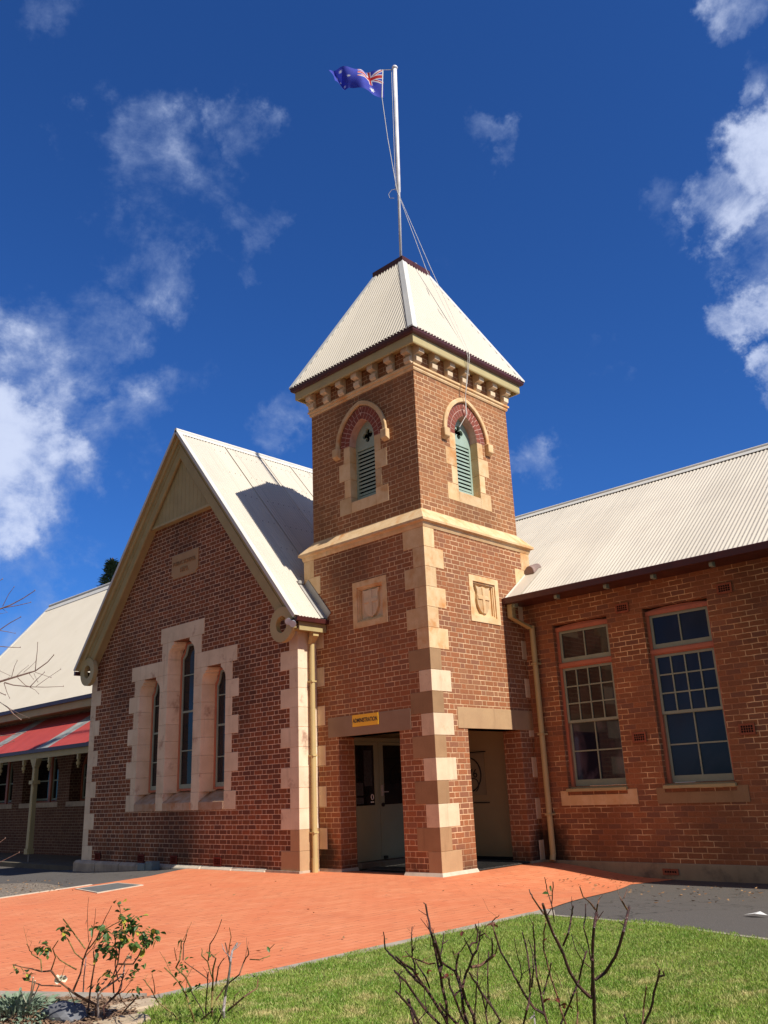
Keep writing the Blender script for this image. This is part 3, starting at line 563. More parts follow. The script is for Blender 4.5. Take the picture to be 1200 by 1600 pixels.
mb.tube([ring_p+Vector((0, 0, .05)), ring_p+Vector((-.12, -.05, .06)), ring_p+Vector((-.19, -.08, -.03)), ring_p+Vector((-.17, -.07, -.14)), ring_p+Vector((-.08, -.03, -.17))], .006, 5)
mb.build('halyard', 'rope', fp)
flag = thing('national_flag', 'blue national flag with union jack canton and white stars streaming from the flagpole', 'flag')
MT['fblue'] = leafmat('flag_blue', (.045, .06, .42), (.05, .075, .48), .35, .8); MT['fred'] = leafmat('flag_red', (.55, .02, .02), (.6, .03, .03), .35, .8); MT['fwhite'] = leafmat('flag_white', (.78, .78, .8), (.8, .8, .8), .35, .8)
def star(x, y, cx, cy, r, n, inner=.45):
    dx, dy = x-cx, y-cy; q = math.hypot(dx, dy)
    if q > r: return False
    a = (math.atan2(dx, dy)) % (2*math.pi/n); a = min(a, 2*math.pi/n-a); h = math.pi/n; ri = r*inner
    # edge line from (r,0) to (ri at angle h)
    x1, y1, x2, y2 = r, 0, ri*math.cos(h), ri*math.sin(h); px, py = q*math.cos(a), q*math.sin(a)
    return (x2-x1)*(py-y1)-(y2-y1)*(px-x1) >= 0
def flagcol(u, v):   # u 0..2 from hoist, v 0..1 up
    if u < 1 and v > .5:
        x, y = u, (v-.5)*2*.5   # canton 1 x .5
        cx, cy = .5, .25; dx, dy = abs(x-cx), abs(y-cy)
        if dx < .05 or dy < .05: return 1
        if dx < .0833 or dy < .0833: return 2
        for s_ in (1, -1):
            d = ((x-cx)*.5-s_*(y-cy)*1)/math.hypot(.5, 1)
            d2 = d
            if abs(d2) < .05: return 1 if abs(d2+(.012 if (x < cx) else -.012)) < .017 else 2
        return 0
    for (cx, cy, r, n) in ((.5, .25, .15, 7), (1.5, 5/6, .071, 7), (1.5, 1/6, .071, 7), (1.25, .5+1/16, .071, 7), (1.5+2/9, .5+31/240, .071, 7), (1.6, .45, .042, 5)):
        if star(u, v, cx, cy, r, n): return 2
    return 0
mb = MB(); NU, NV = 150, 76; fe = Vector((-2.52, .42, 17.68)); vs = []
for i in range(NU+1):
    s_ = i/NU
    base = ht.lerp(fe, s_); d = (fe-ht); d.z = 0; d.normalize(); pr = Vector((d.y, -d.x, 0))
    ztop = 17.60-.02*math.sin(s_*math.pi)+.0*s_; zbot = 16.78+.10*smooth(s_*1.6)+.22*smooth(s_*1.15)
    for j in range(NV+1):
        t = j/NV; ph = s_*9.5-t*2.2+1.0
        p = Vector((base.x, base.y, 0))+pr*(.10*math.sin(ph)*(min(1, s_*3))+.05*math.sin(ph*2.3+t*5)*s_)+d*(.05*math.sin(ph*1.0+1.5)*min(1, s_*3)-.12*(1-t)*s_)
        z = zbot+(ztop-zbot)*t+.03*math.sin(s_*13+t*3)*min(1, s_*4)
        vs.append((p.x, p.y, z))
fs = []; mi = []
for i in range(NU):
    for j in range(NV):
        a = i*(NV+1)+j; fs.append((a, a+NV+1, a+NV+2, a+1)); mi.append(flagcol((i+.5)/NU*2, (j+.5)/NV))
mb.add(vs, fs); mb.mi = mi; mb.build('flag_cloth', ['fblue', 'fred', 'fwhite'], flag, smooth=True)
mb = MB(); mb.tube([ht, hb], .014, 6); mb.build('hoist_band', 'white', flag)

# ================================================================== GABLED HALL
hall = thing('gabled_hall', 'brick school hall with steep cream gable, three lancet windows and painted stone quoins', 'building')
GX, GL, GR, gk, gap = -6.6, -10.4, -2.79, 1.204, 9.30
def rz(x, off=0): return gap-off-gk*abs(x-GX)
rb = .14   # wall top below roof surface
wl = [(GL, -.5), (GR, -.5), (GR, rz(GR, rb)), (GX, gap-rb), (GL, rz(GL, rb))]
holes = [rect(GX-.52, 1.06, GX+.52, 4.515), rect(GX-1.2-.43, 1.06, GX-1.2+.43, 3.82), rect(GX+1.2-.43, 1.06, GX+1.2+.43, 3.82)]
mb = MB(); mb.panel(fA(GY), wl, holes, 0, .36)
mb.box(GR-.36, GY+.36, -.5, GR, .0, rz(GR, rb)-.02); mb.box(GR-.36, 0, -.5, -W-.001, 12, 4.9)
mb.box(GL, GY+.36, -.5, GL+.36, 12, rz(GL, rb)-.02); mb.build('wall', 'brick_gable', hall)
# stone dressings: blocks by courses
def sblk(pts, z0, z1, name='jamb_stone', mat='paint_stone', bev=.004):
    m_ = MB(); m_.loft([(x, y, z0+.0015) for x, y in pts], [(x, y, z1-.0015) for x, y in pts]); return m_.build(name, mat, hall, bevel=bev)
yf, yb = GY-.008, GY+.34; spl = .13
ops = [(GX-1.2, .41), (GX, .5), (GX+1.2, .41)]
nC = 7; zc0 = 1.39; ch = (3.83-zc0)/nC
for i in range(nC):
    z0, z1 = zc0+i*ch, zc0+(i+1)*ch
    lo = 2.04 if i % 2 == 1 else 1.83
    xL = GX-lo; a = ops[0][0]-ops[0][1]; sblk([(xL, yf), (a, yf), (a+spl, yb), (xL, yb)], z0, z1)
    xR = GX+lo; b = ops[2][0]+ops[2][1]; sblk([(b, yf), (xR, yf), (xR, yb), (b-spl, yb)], z0, z1)
    for s_ in (0, 1):
        p = ops[s_][0]+ops[s_][1]; q = ops[s_+1][0]-ops[s_+1][1]; sblk([(p, yf), (q, yf), (q+spl, yb), (p-spl, yb)], z0, z1)
for s_ in (-1, 1):   # side lintels + centre upper jambs
    a, b = sorted((GX+s_*1.98, GX+s_*.5)); m_ = MB()
    pts = [(GX+s_*1.98, yf), (GX+s_*.5, yf), (GX+s_*(.5-spl), yb), (GX+s_*1.98, yb)]
    sblk(pts if s_ < 0 else pts, 3.83, 4.15, 'lintel')
    sblk([(GX+s_*.75, yf), (GX+s_*.5, yf), (GX+s_*(.5-spl), yb), (GX+s_*.75, yb)], 4.15, 4.525)
m_ = MB(); m_.box(GX-.82, yf, 4.527, GX+.83, yb, 4.86); m_.build('lintel', 'paint_stone', hall, bevel=.005)
def shoulder(c, a, zt, hgt, w):   # concave corbel pieces at the head of an opening
    for s_ in (-1, 1):
        L = [(0, -hgt)]
        for k in range(7): t = math.pi/2*k/6; L.append((w*.62*(1-math.cos(t)), -hgt+hgt*.62*math.sin(t)))
        L += [(w*.62, -hgt*.30), (w, -hgt*.18), (w, 0), (0, 0)]
        o = a+.001
        f = [(c+s_*(-o+u), yf+.001, zt+z) for u, z in L]; b = [(c+s_*(-o+spl+u), yb, zt+z) for u, z in L]
        m_ = MB(); m_.loft(f, b); m_.build('shoulder_stone', 'paint_stone', hall)
for (c, a), zt in zip(ops, (3.828, 4.524, 3.828)): shoulder(c, a, zt, .36 if a > .45 else .33, .2 if a > .45 else .17)
for k, (c, a) in enumerate(ops):
    m_ = MB(); m_.loft([(c-a, yf-.02, 1.05), (c-a, yb, 1.05), (c-a, yb, 1.44), (c-a, yf+.03, 1.24), (c-a, yf-.02, 1.20)], [(c+a, yf-.02, 1.05), (c+a, yb, 1.05), (c+a, yb, 1.44), (c+a, yf+.03, 1.24), (c+a, yf-.02, 1.20)]); m_.build('sill', 'sill_stone', hall, bevel=.005)
for a, b in ((GX-1.98, ops[0][0]-.41), (ops[0][0]+.41, GX-.5), (GX+.5, ops[2][0]-.41), (ops[2][0]+.41, GX+1.98)): sblk([(a, yf-.004), (b, yf-.004), (b, yb), (a, yb)], 1.05, zc0, 'jamb_stone')
# timber windows
for (c, a), zt in zip(ops, (3.80, 4.50, 3.80)):
    ai = a-spl; y0 = yb-.10; z0 = 1.43
    fn = lambda u, w, d: (u, y0+d, w)
    hd = [(c-ai-.01, z0), (c+ai+.01, z0), (c+ai+.01, zt-.3), (c+ai*.72, zt-.2), (c+ai*.55, zt), (c-ai*.55, zt), (c-ai*.72, zt-.2), (c-ai-.01, zt-.3)]
    t = .045; inn = [(c-ai+t, z0+t), (c+ai-t, z0+t), (c+ai-t, zt-.33), (c+ai*.62, zt-.24), (c+ai*.45, zt-t), (c-ai*.45, zt-t), (c-ai*.62, zt-.24), (c-ai+t, zt-.33)]
    m_ = MB(); m_.panel(fn, hd, [inn], 0, .06); w_ = m_.build('window', 'salmon', hall)
    t2 = .085; in2 = [(c-ai+t2, z0+.13), (c+ai-t2, z0+.13), (c+ai-t2, zt-.35), (c+ai*.5, zt-.27), (c+ai*.3, zt-t2), (c-ai*.3, zt-t2), (c-ai*.5, zt-.27), (c-ai+t2, zt-.35)]
    m_ = MB(); m_.panel(fn, inn, [in2], .012, .05); H_ = zt-z0
    for k, ff in enumerate((.26, .52, .77)):
        zz = z0+H_*ff; m_.box(c-ai+t2, y0+.014+.004*(k == 1), zz-(.02 if k == 1 else .011), c+ai-t2, y0+.048, zz+(.02 if k == 1 else .011))
    m_.build('sash', 'sage_pale', w_)
    m_ = MB(); m_.box(c-ai+.02, y0+.035, z0+.02, c+ai-.02, y0+.04, zt-.02); m_.build('glass', 'glass_gable', w_)
# quoins at gable corners
for i in range(12):
    z0, z1 = i*.345+.002, (i+1)*.345-.002
    if i == 0: z0 = -.05
    m = 'sand_brown' if i < 2 else 'paint_stone'
    lf = .24 if i % 2 else .49
    mb = MB(); p = .007; top = z1
    mb.box(GR-lf, GY-p, z0, GR+p, GY+.02, z1) if False else None
    lr = .45 if i % 2 else .45
    mb.add([(GR-lf, GY-p, z0), (GR+p, GY-p, z0), (GR+p, -.012, z0), (GR-.02, -.012, z0), (GR-.02, GY+.02, z0), (GR-lf, GY+.02, z0)]+[(GR-lf, GY-p, z1), (GR+p, GY-p, z1), (GR+p, -.012, z1), (GR-.02, -.012, z1), (GR-.02, GY+.02, z1), (GR-lf, GY+.02, z1)],
           [(5, 4, 3, 2, 1, 0), (6, 7, 8, 9, 10, 11), (0, 1, 7, 6), (1, 2, 8, 7), (2, 3, 9, 8), (3, 4, 10, 9), (4, 5, 11, 10), (5, 0, 6, 11)])
    mb.build('quoin', 'sand_tan' if i < 2 else 'paint_stone', hall, bevel=.003)
    lf = .45 if i % 2 == 0 else .235
    mb = MB(); mb.box(GL-p, GY-p, z0-.0+(0 if i else -.1), GL+lf, GY+.02, z1); mb.build('quoin', 'paint_stone', hall, bevel=.003)
# plaque
o = thing('stone_plaque', 'weathered stone tablet carved PUBLIC SCHOOL 1879 on the gable brickwork', 'plaque')
mb = MB(); L = [(-7.08, 5.99), (-7.02, 5.97), (-7.0, 5.91), (-6.13, 5.91), (-6.11, 5.97), (-6.05, 5.99), (-6.05, 6.45), (-7.08, 6.45)]
mb.panel(fA(GY-.02), L, [], 0, .05); mb.build('tablet', 'sand_tan', o, bevel=.006)
text('PUBLIC SCHOOL', .125, (-6.565, GY-.028, 6.24), (R(90), 0, 0), 'sand_brown', 'carved_words', o, .010, sx=.93)
text('1879.', .155, (-6.565, GY-.028, 6.07), (R(90), 0, 0), 'sand_brown', 'carved_year', o, .010)
# roof
yr0 = -.79; slv = Vector((1, 0, -gk)).normalized(); SLr = math.hypot(1, gk)
mb = MB()
Ltot = 4.12*SLr; L31 = (-W-.0+(-GX)-.0)*SLr   # slope length to x=-3.1
corrug(mb, (GX, yr0, gap), (0, 1, 0), slv, -.006-yr0, Ltot, poly=lambda a: (0, Ltot))
corrug(mb, (GX, -.006, gap), (0, 1, 0), slv, W+.01, Ltot, poly=lambda a: (0, L31-.004))
corrug(mb, (GX, W+.004, gap), (0, 1, 0), slv, 9, Ltot, poly=lambda a: (0, L31))
corrug(mb, (GX, yr0, gap), (0, 1, 0), Vector((-1, 0, -gk)), 12.8, Ltot)
mb.build('roof_sheeting', 'roof_y', hall, smooth=True)
nR = Vector((gk, 0, 1)).normalized()
mb = MB()
for s_ in (-1, 1):   # verge cappings
    n_ = Vector((s_*gk, 0, 1)).normalized(); d_ = Vector((s_, 0, -gk)).normalized(); A = Vector((GX, yr0, gap)); B = A+d_*(Ltot+.01)
    for P_, Q in ((A, B),):
        sec = [(-.012, .018), (.10, .018), (.10, .012), (.0, .012), (.0, -.05), (-.012, -.05)]
        mb.loft([P_+Vector((0, y, 0))+n_*h for y, h in sec], [Q+Vector((0, y, 0))+n_*h for y, h in sec])
mb.build('verge_capping', 'cap', hall)
mb = MB(); mb.tube([(GX, yr0-.01, gap+.0), (GX, 12, gap)], .05, 10)
for s_ in (-1, 1):
    n_ = Vector((s_*gk, 0, 1)).normalized(); d_ = Vector((s_, 0, -gk)).normalized(); A = Vector((GX, yr0-.01, gap))
    mb.loft([A+n_*.012, A+d_*.16+n_*.012, A+d_*.16+n_*.016, A+n_*.016], [A+Vector((0, 12.8, 0))+n_*.012, A+Vector((0, 12.8, 0))+d_*.16+n_*.012, A+Vector((0, 12.8, 0))+d_*.16+n_*.016, A+Vector((0, 12.8, 0))+n_*.016])
mb.build('ridge_capping', 'cap', hall)
mb = MB()   # lapped sheet joints
for yy in (.5, 1.6, 2.5):
    A = Vector((GX, yy, gap))+nR*.011; mb.loft([A+slv*.15, A+slv*.15+Vector((0, .035, 0)), A+slv*.15+Vector((0, .035, 0))+nR*.006, A+slv*.15+nR*.006], [A+slv*(L31-.1), A+slv*(L31-.1)+Vector((0, .035, 0)), A+slv*(L31-.1)+Vector((0, .035, 0))+nR*.006, A+slv*(L31-.1)+nR*.006])
mb.build('sheet_lap', 'roof', hall)
# soffit lining & barge boards (boxed) both sides
for s_ in (-1, 1):
    n_ = Vector((s_*gk, 0, 1)).normalized(); d_ = Vector((s_, 0, -gk)).normalized(); A = Vector((GX, 0, gap))
    def pr(sec, l0, l1, nm, mat, bev=0):
        m_ = MB(); m_.loft([A+d_*l0+Vector((0, y, 0))+n_*h for y, h in sec], [A+d_*l1+Vector((0, y, 0))+n_*h for y, h in sec])
        # mitre at the apex: clip points crossing the centre plane
        m_.v = [((GX, y, z) if False else (x, y, z)) for x, y, z in m_.v]; return m_.build(nm, mat, hall, bevel=bev)
    def mitre(sec, l1, nm, mat):
        m_ = MB(); top = []
        for y, h in sec:
            # point on centre plane x=GX with offset h below roof: z = gap + h*SLr
            top.append(Vector((GX, y, gap+h*SLr)))
        m_.loft(top, [A+d_*l1+Vector((0, y, 0))+n_*h for y, h in sec]); return m_.build(nm, mat, hall)
    mitre([(-.785, -.012), (-.785, -.045), (-.64, -.045), (-.64, -.012)], Ltot-.01, 'soffit', 'olive')
    mitre([(-.72, -.05), (-.70, -.11), (-.64, -.11), (-.64, -.05)], Ltot-.02, 'bed_mould', 'cream')
    mitre([(-.66, -.05), (-.66, -.40), (-.645, -.42), (-.61, -.42), (-.61, -.05)], Ltot-.35, 'barge_board', 'olive')
    mitre([(-.675, -.20), (-.672, -.235), (-.655, -.235), (-.655, -.20)], Ltot-.4, 'barge_bead', 'olive')
    mitre([(-.608, -.12), (-.608, -.385), (-.44, -.385), (-.44, -.12)], Ltot-.30, 'inner_lining', 'olive')
    # ring ornament at foot
    cx, cz = GX+s_*3.64, 4.25; m_ = MB(); yA, yB = -.70, -.60
    Nn = 28; O_ = [(cx+.33*math.cos(2*math.pi*k/Nn), cz+.33*math.sin(2*math.pi*k/Nn)) for k in range(Nn)]; I_ = [(cx+.155*math.cos(2*math.pi*k/Nn), cz+.155*math.sin(2*math.pi*k/Nn)) for k in range(Nn)]
    m_.panel(lambda u, w, d: (u, yA+d, w), O_, [I_], 0, .10); m_.build('ring_ornament', 'cream', hall)
mb = MB(); ty = -.58; tb, tt = 7.28, rz(GX, .52)
wd = (tt-tb)/gk
for k in range(16):
    x0 = GX-wd+.001+k*2*wd/16; x1 = x0+2*wd/16-.006
    f = lambda x: max(tb, gap-.52-gk*abs(x-GX))
    xs = [x0, x1] if not (x0 < GX < x1) else [x0, GX, x1]
    A = [(x0, tb), (x1, tb)]+[(x, f(x)+.02) for x in xs[::-1]]
    mb.loft([(x, ty, z) for x, z in A], [(x, ty+.03, z) for x, z in A])
ti = mb.build('gable_boarding', 'olive', hall)
mb = MB(); mb.box(GX-wd-.12, ty-.015, tb-.055, GX+wd+.12, GY-.001, tb); mb.build('boarding_sill', 'cream', ti)
# right eave: soffit, fascia, gutter
xe = GX+4.12; ze = rz(xe)
mb = MB(); mb.box(GR+.001, -.63, ze-.22, xe-.02, -.012, ze-.20); mb.box(xe-.04, -.66, ze-.25, xe-.015, -.012, ze-.06); mb.build('eave_box', 'olive', hall)
mb = MB(); mb.loft([(xe-.012, -.78, ze-.10), (xe+.06, -.78, ze-.10), (xe+.075, -.78, ze-.03), (xe+.065, -.78, ze-.02), (xe-.012, -.78, ze-.06)], [(xe-.012, -.015, ze-.10), (xe+.06, -.015, ze-.10), (xe+.075, -.015, ze-.03), (xe+.065, -.015, ze-.02), (xe-.012, -.015, ze-.06)]); mb.build('gutter', 'maroon', hall)
# left eave
xw = GX-4.12
mb = MB(); mb.box(xw+.03, -.6, ze-.22, GL-.001, 12, ze-.16); mb.build('eave_box', 'olive', hall)
mb = MB(); mb.box(xw-.06, -.76, ze-.12, xw+.02, 12, ze-.03); mb.build('gutter', 'maroon', hall)
# flashing against tower face
d_ = slv; A = Vector((-W, -.01, rz(-W))); B = Vector((xe, -.01, ze))
mb = MB(); n_ = nR
mb.loft([A+n_*.02, A+n_*.16, A+n_*.16+Vector((0, -.01, 0)), A+n_*.03+Vector((0, -.012, 0)), A+n_*.02+Vector((0, -.14, 0)), A+n_*.014+Vector((0, -.14, 0))], [B+n_*.02, B+n_*.16, B+n_*.16+Vector((0, -.01, 0)), B+n_*.03+Vector((0, -.012, 0)), B+n_*.02+Vector((0, -.14, 0)), B+n_*.014+Vector((0, -.14, 0))])
mb.build('tower_flashing', 'flash', hall)
mb = MB(); mb.box(-W-.14, -.16, rz(-W)+.03, -W+.02, -.02, rz(-W)+.10); mb.build('flashing_saddle', 'flash', hall, bevel=.01)
# downpipe at the gable
mb = MB(); mb.box(-2.64, -.30, 4.02, -2.53, -.17, ze-.10); mb.loft([(-2.64, -.30, 4.02), (-2.53, -.30, 4.02), (-2.53, -.17, 4.02), (-2.64, -.17, 4.02)], [(-2.75, -.24, 3.90), (-2.67, -.24, 3.90), (-2.67, -.15, 3.90), (-2.75, -.15, 3.90)])
mb.tube([(-2.70, -.19, 3.93), (-2.70, -.19, .0)], .047, 12); mb.tube([(-2.70, -.19, .22), (-2.70, -.19, -.02)], .055, 12)
dp = mb.build('downpipe', 'pipe', hall, smooth=False)
for z in (3.2, 1.9, .62):
    mb = MB(); mb.box(-2.785, -.245, z, -2.645, -.135, z+.025); mb.build('pipe_strap', 'pipe', dp)
# plinth
mb = MB(); mb.loft([(GL-.10, GY-.10, -.5), (GR+.04, GY-.05, -.5), (GR+.04, -.02, -.5), (GL-.10, -.02, -.5)], [(GL-.06, GY-.06, .03), (GR+.02, GY-.03, .03), (GR+.02, -.02, .03), (GL-.06, -.02, .03)])
mb.build('plinth', 'plinthstone', hall)
for i in range(7):
    a = GL-.13+i*.98; b = a+.965
    if -7.5 < a+.4 < -6.7 and False: continue
    hh = .085
    mb = MB(); g0 = min(gz(a, -.6), gz(b, -.6))-.1; mt = 'plinthstone' if i < 4 else 'plinth_white'; top = .045-.0*i; dep = .14-.012*i
    mb.loft([(a, GY-dep, g0), (a, GY+.01, g0), (a, GY+.01, top), (a, GY-dep+.06, top), (a, GY-dep, top-.05)], [(b, GY-dep, g0), (b, GY+.01, g0), (b, GY+.01, top), (b, GY-dep+.06, top), (b, GY-dep, top-.05)]); mb.build('plinth_stone', mt, hall, bevel=.012)
def airbrick(x, y, z, w, h, parent, mat='terracotta', nx=5, nz=3, y_out=.026):
    fn = lambda u, w_, d: (u, y-y_out+d, w_)
    hs = []; m = .028; cw = (w-2*m)/nx; c_h = (h-2*m)/nz
    for i in range(nx):
        for k in range(nz):
            a = x-w/2+m+i*cw; b = z-h/2+m+k*c_h; hs.append(rect(a+cw*.1, b+c_h*.1, a+cw*.9, b+c_h*.9))
    m_ = MB(); m_.panel(fn, rect(x-w/2, z-h/2, x+w/2, z+h/2), hs, 0, .015); o = m_.build('air_vent', mat, parent)
    m_ = MB(); m_.box(x-w/2+.004, y-y_out+.0155, z-h/2+.004, x+w/2-.004, y-.001, z+h/2-.004); m_.build('vent_void', 'dark', o)
for x in (-9.66, -7.85, -6.62, -5.14): airbrick(x, GY, .13, .235, .16, hall, 'terra_dark')
# utility box
ub = thing('utility_box', 'small grey steel box on the ground against the gable plinth', 'utility box')
mb = MB(); mb.box(-7.40, GY-.36, gz(-7.2, -.8)-.02, -7.14, GY-.15, .07); mb.build('box_body', 'greybox', ub, bevel=.008)
mb = MB(); mb.box(-7.14, GY-.34, gz(-7.2, -.8)-.02, -6.90, GY-.15, .11); mb.build('box_cover', 'greybox', ub, bevel=.008)
# floodlight pair
fl = thing('floodlight', 'twin silver floodlights under the gable eave beside the ring ornament', 'floodlight')
for k, (x, z) in enumerate(((-2.66, 4.27), (-2.54, 4.21))):
    mb = MB(); c = Vector((x, -.76, z)); d = Vector((.5, -.7, -.45)).normalized(); mb.tube([c-d*.05, c, c+d*.07], [.03, .05, .065], 14); mb.build('lamp_head', 'bluepl', fl, smooth=False)
mb = MB(); mb.box(-2.68, -.72, 4.20, -2.52, -.665, 4.30); mb.build('bracket', 'black', fl)

# ================================================================== RIGHT WING
wing = thing('classroom_wing', 'long brick classroom wing with pale corrugated roof and two tall sash windows', 'building')
D = 2.738; XR = 14.
wins = [(.62, 1.74), (2.42, 3.56)]; wall_h = [rect(a, 1.13, b, 4.03) for a, b in wins]+[rect(a+d, 1.13, b+d, 4.03) for a, b in wins for d in (4.2, 8.0) if b+d < XR-.5]
mb = MB(); mb.panel(fA(D), rect(.001, -.6, XR, 4.5), wall_h, 0, .34); mb.box(XR-.34, D+.34, -.6, XR, 9, 4.5); mb.box(.001, 9, -.6, XR, 9.3, 4.5); mb.box(-6, 3.4, -.6, -W-.3, 9, 4.5)
mb.build('wall', 'brick_wing', wing)
mb = MB(); mb.box(.002, D-.05, -.6, XR+.05, D+.01, .02); mb.build('plinth', 'cement', wing, bevel=.01)
airbrick(2.35, D-.05, -.10, .26, .09, wing, 'terracotta', 5, 1)
for x, z in ((2.065, 4.10), (3.874, 4.11), (2.085, 1.94), (3.87, 1.94)): airbrick(x, D, z, .245, .165, wing)
def sash_window(a, b, glass):
    y0 = D+.10; z0, zt = 1.20, 4.02; t = .055; fn = lambda u, w, d: (u, y0+d, w)
    arcp = [(a+(b-a)*k/6, zt-.035+.06*math.sin(math.pi*k/6)*.6) for k in range(7)][::-1]
    m_ = MB(); m_.panel(fn, [(a, z0), (b, z0)]+arcp, [rect(a+t, z0+.005, b-t, 3.235), rect(a+t, 3.34, b-t, zt-.11)], 0, .10)
    m_.box(a+.01, y0-.03, 3.255, b-.01, y0-.001, 3.32); m_.box(a+.005, y0-.022, zt-.115, b-.005, y0-.001, zt-.045)
    w_ = m_.build('window', 'salmon', wing)
    def sash(u0, u1, w0, w1, nx, nz, d, st_, bot=None, bar=.022, glass=glass):
        bb = bot or st_; hs = []; gx = (u1-u0-2*st_-(nx-1)*bar)/nx; gh = (w1-w0-st_-bb-(nz-1)*bar)/nz
        for i in range(nx):
            for k in range(nz):
                x = u0+st_+i*(gx+bar); z = w0+bb+k*(gh+bar); hs.append(rect(x, z, x+gx, z+gh))
        q = MB(); q.panel(fn, rect(u0, w0, u1, w1), hs, d, d+.035); s_ = q.build('sash', 'sage', w_)
        q = MB(); q.box(u0+st_*.5, y0+d+.02, w0+bb*.5, u1-st_*.5, y0+d+.024, w1-st_*.5); q.build('glass', glass, s_)
    sash(a+t, b-t, 3.342, zt-.112, 2, 1, .02, .045, .075)
    sash(a+t, b-t, 2.275, 3.233, 4, 3, .02, .04, .045)
    sash(a+t, b-t, 1.21, 2.31, 2, 2, .06, .04, .105, glass='glass_violet' if a < 1 else glass)
    q = MB(); q.loft([(a-.015, y0-.16, 1.125), (a-.015, y0+.02, 1.125), (a-.015, y0+.02, 1.20), (a-.015, y0-.16, 1.17)], [(b+.015, y0-.16, 1.125), (b+.015, y0+.02, 1.125), (b+.015, y0+.02, 1.20), (b+.015, y0-.16, 1.17)]); q.build('timber_sill', 'pipe' if False else 'cream', w_)
    q = MB(); q.box(a-.16, D-.012, .90, b+.18, D+.1, 1.065); q.box(a-.16, D-.012, 1.0655, a-.012, D+.02, 1.14); q.box(b+.012, D-.012, 1.0655, b+.18, D+.02, 1.14); q.build('sill', 'sand_orange' if a < 1 else 'sand_brown', wing)
for (a, b), g in zip(wins, ('glass_brown', 'glass_navy')): sash_window(a, b, g)
for d in (4.2, 8.0):
    for a, b in wins:
        if b+d < XR-.5: sash_window(a+d, b+d, 'glass_navy')
# roof
ey, ezr, kk, ry = 2.22, 4.545, .77, 5.9; rzz = ezr+kk*(ry-ey); SLw = math.hypot(1, kk)
mb = MB(); corrug(mb, (.012, ey, ezr), (1, 0, 0), Vector((0, 1, kk)), XR+.3, 0, poly=lambda a: (0, (ry-ey)*SLw))
corrug(mb, (-3.4, W+.006, ezr+kk*(W+.006-ey)), (1, 0, 0), Vector((0, 1, kk)), 3.41, 0, poly=lambda a: (0, (ry-W-.006)*SLw))
corrug(mb, (-3.4, ry, rzz), (1, 0, 0), Vector((0, 1, -kk)), XR+3.7, 0, poly=lambda a: (0, 3.68*SLw)); mb.build('roof_sheeting', 'roof_x', wing, smooth=True)
mb = MB(); mb.tube([(-3.4, ry, rzz+.015), (XR+.3, ry, rzz+.015)], .045, 10)
for s_ in (-1, 1): mb.loft([(-3.4, ry, rzz+.03), (-3.4, ry+s_*.17, rzz+.03-kk*.17), (-3.4, ry+s_*.17, rzz+.024-kk*.17), (-3.4, ry, rzz+.024)], [(XR+.3, ry, rzz+.03), (XR+.3, ry+s_*.17, rzz+.03-kk*.17), (XR+.3, ry+s_*.17, rzz+.024-kk*.17), (XR+.3, ry, rzz+.024)])
mb.build('ridge_capping', 'cap', wing)
nW = Vector((0, -kk, 1)).normalized(); dW = Vector((0, 1, kk)).normalized(); A = Vector((.01, ey, ezr)); B = A+dW*((W-ey)*SLw)
mb = MB(); sec = [(0, .05), (.0, .02), (.30, .014), (.30, .019), (.02, .03), (.012, .05)]
mb.loft([A+Vector((x, 0, 0))+nW*h for x, h in sec], [B+Vector((x, 0, 0))+nW*h for x, h in sec]); mb.build('tower_flashing', 'roof', wing)
mb = MB(); sec = [(ey-.115, 4.45), (ey-.02, 4.44), (ey+.0, 4.46), (ey-.0, 4.53), (ey-.02, 4.53), (ey-.115, 4.56), (ey-.125, 4.55)]
mb.loft([(.008, y, z) for y, z in sec], [(XR+.35, y, z) for y, z in sec]); mb.build('gutter', 'maroon', wing)
mb = MB(); mb.box(.008, ey+.003, 4.47, XR+.3, D-.001, 4.49); mb.build('soffit', 'brick_wing' if False else 'maroon', wing)
for x in (.16, 1.07, 2.06, 2.93, 3.92, 4.9, 5.9, 6.9):
    mb = MB(); mb.box(x-.03, ey+.01, 4.385, x+.03, ey+.12, 4.469); mb.build('rafter_end', 'sage', wing, bevel=.004)
mb = MB(); x0 = .10
mb.box(.035, 2.20, 4.20, .135, 2.31, 4.46); mb.loft([(.035, 2.20, 4.20), (.135, 2.20, 4.20), (.135, 2.31, 4.20), (.035, 2.31, 4.20)], [(.20, 2.56, 4.0), (.30, 2.56, 4.0), (.30, 2.66, 4.03), (.20, 2.66, 4.03)])
mb.tube([(.25, 2.63, 4.06), (.25, 2.63, .12), (.26, 2.58, .02)], .05, 14); dpo = mb.build('downpipe', 'pipe', wing)
for z in (3.35, 2.1, .75):
    mb = MB(); mb.box(.192, 2.575, z, .308, D-.001, z+.03); mb.build('pipe_strap', 'pipe', dpo)
# cowl on the roof near the tower
cp = Vector((0.10, 3.0, ezr+kk*(3.0-ey)+.03)); mb = MB()
q = [(.12*math.cos(math.pi*k/10), .16*math.sin(math.pi*k/10)) for k in range(11)]
mb.loft([(cp.x+.02+x, cp.y-.10, cp.z-.06+z) for x, z in q], [(cp.x+.02+x*.9, cp.y+.18, cp.z+.10+z*.6) for x, z in q]); mb.build('roof_cowl', simple('pinkish_cowl_metal', (.30, .2, .17), (.2, .14, .12), 6, .6, .3, jit=0), wing, bevel=.008)

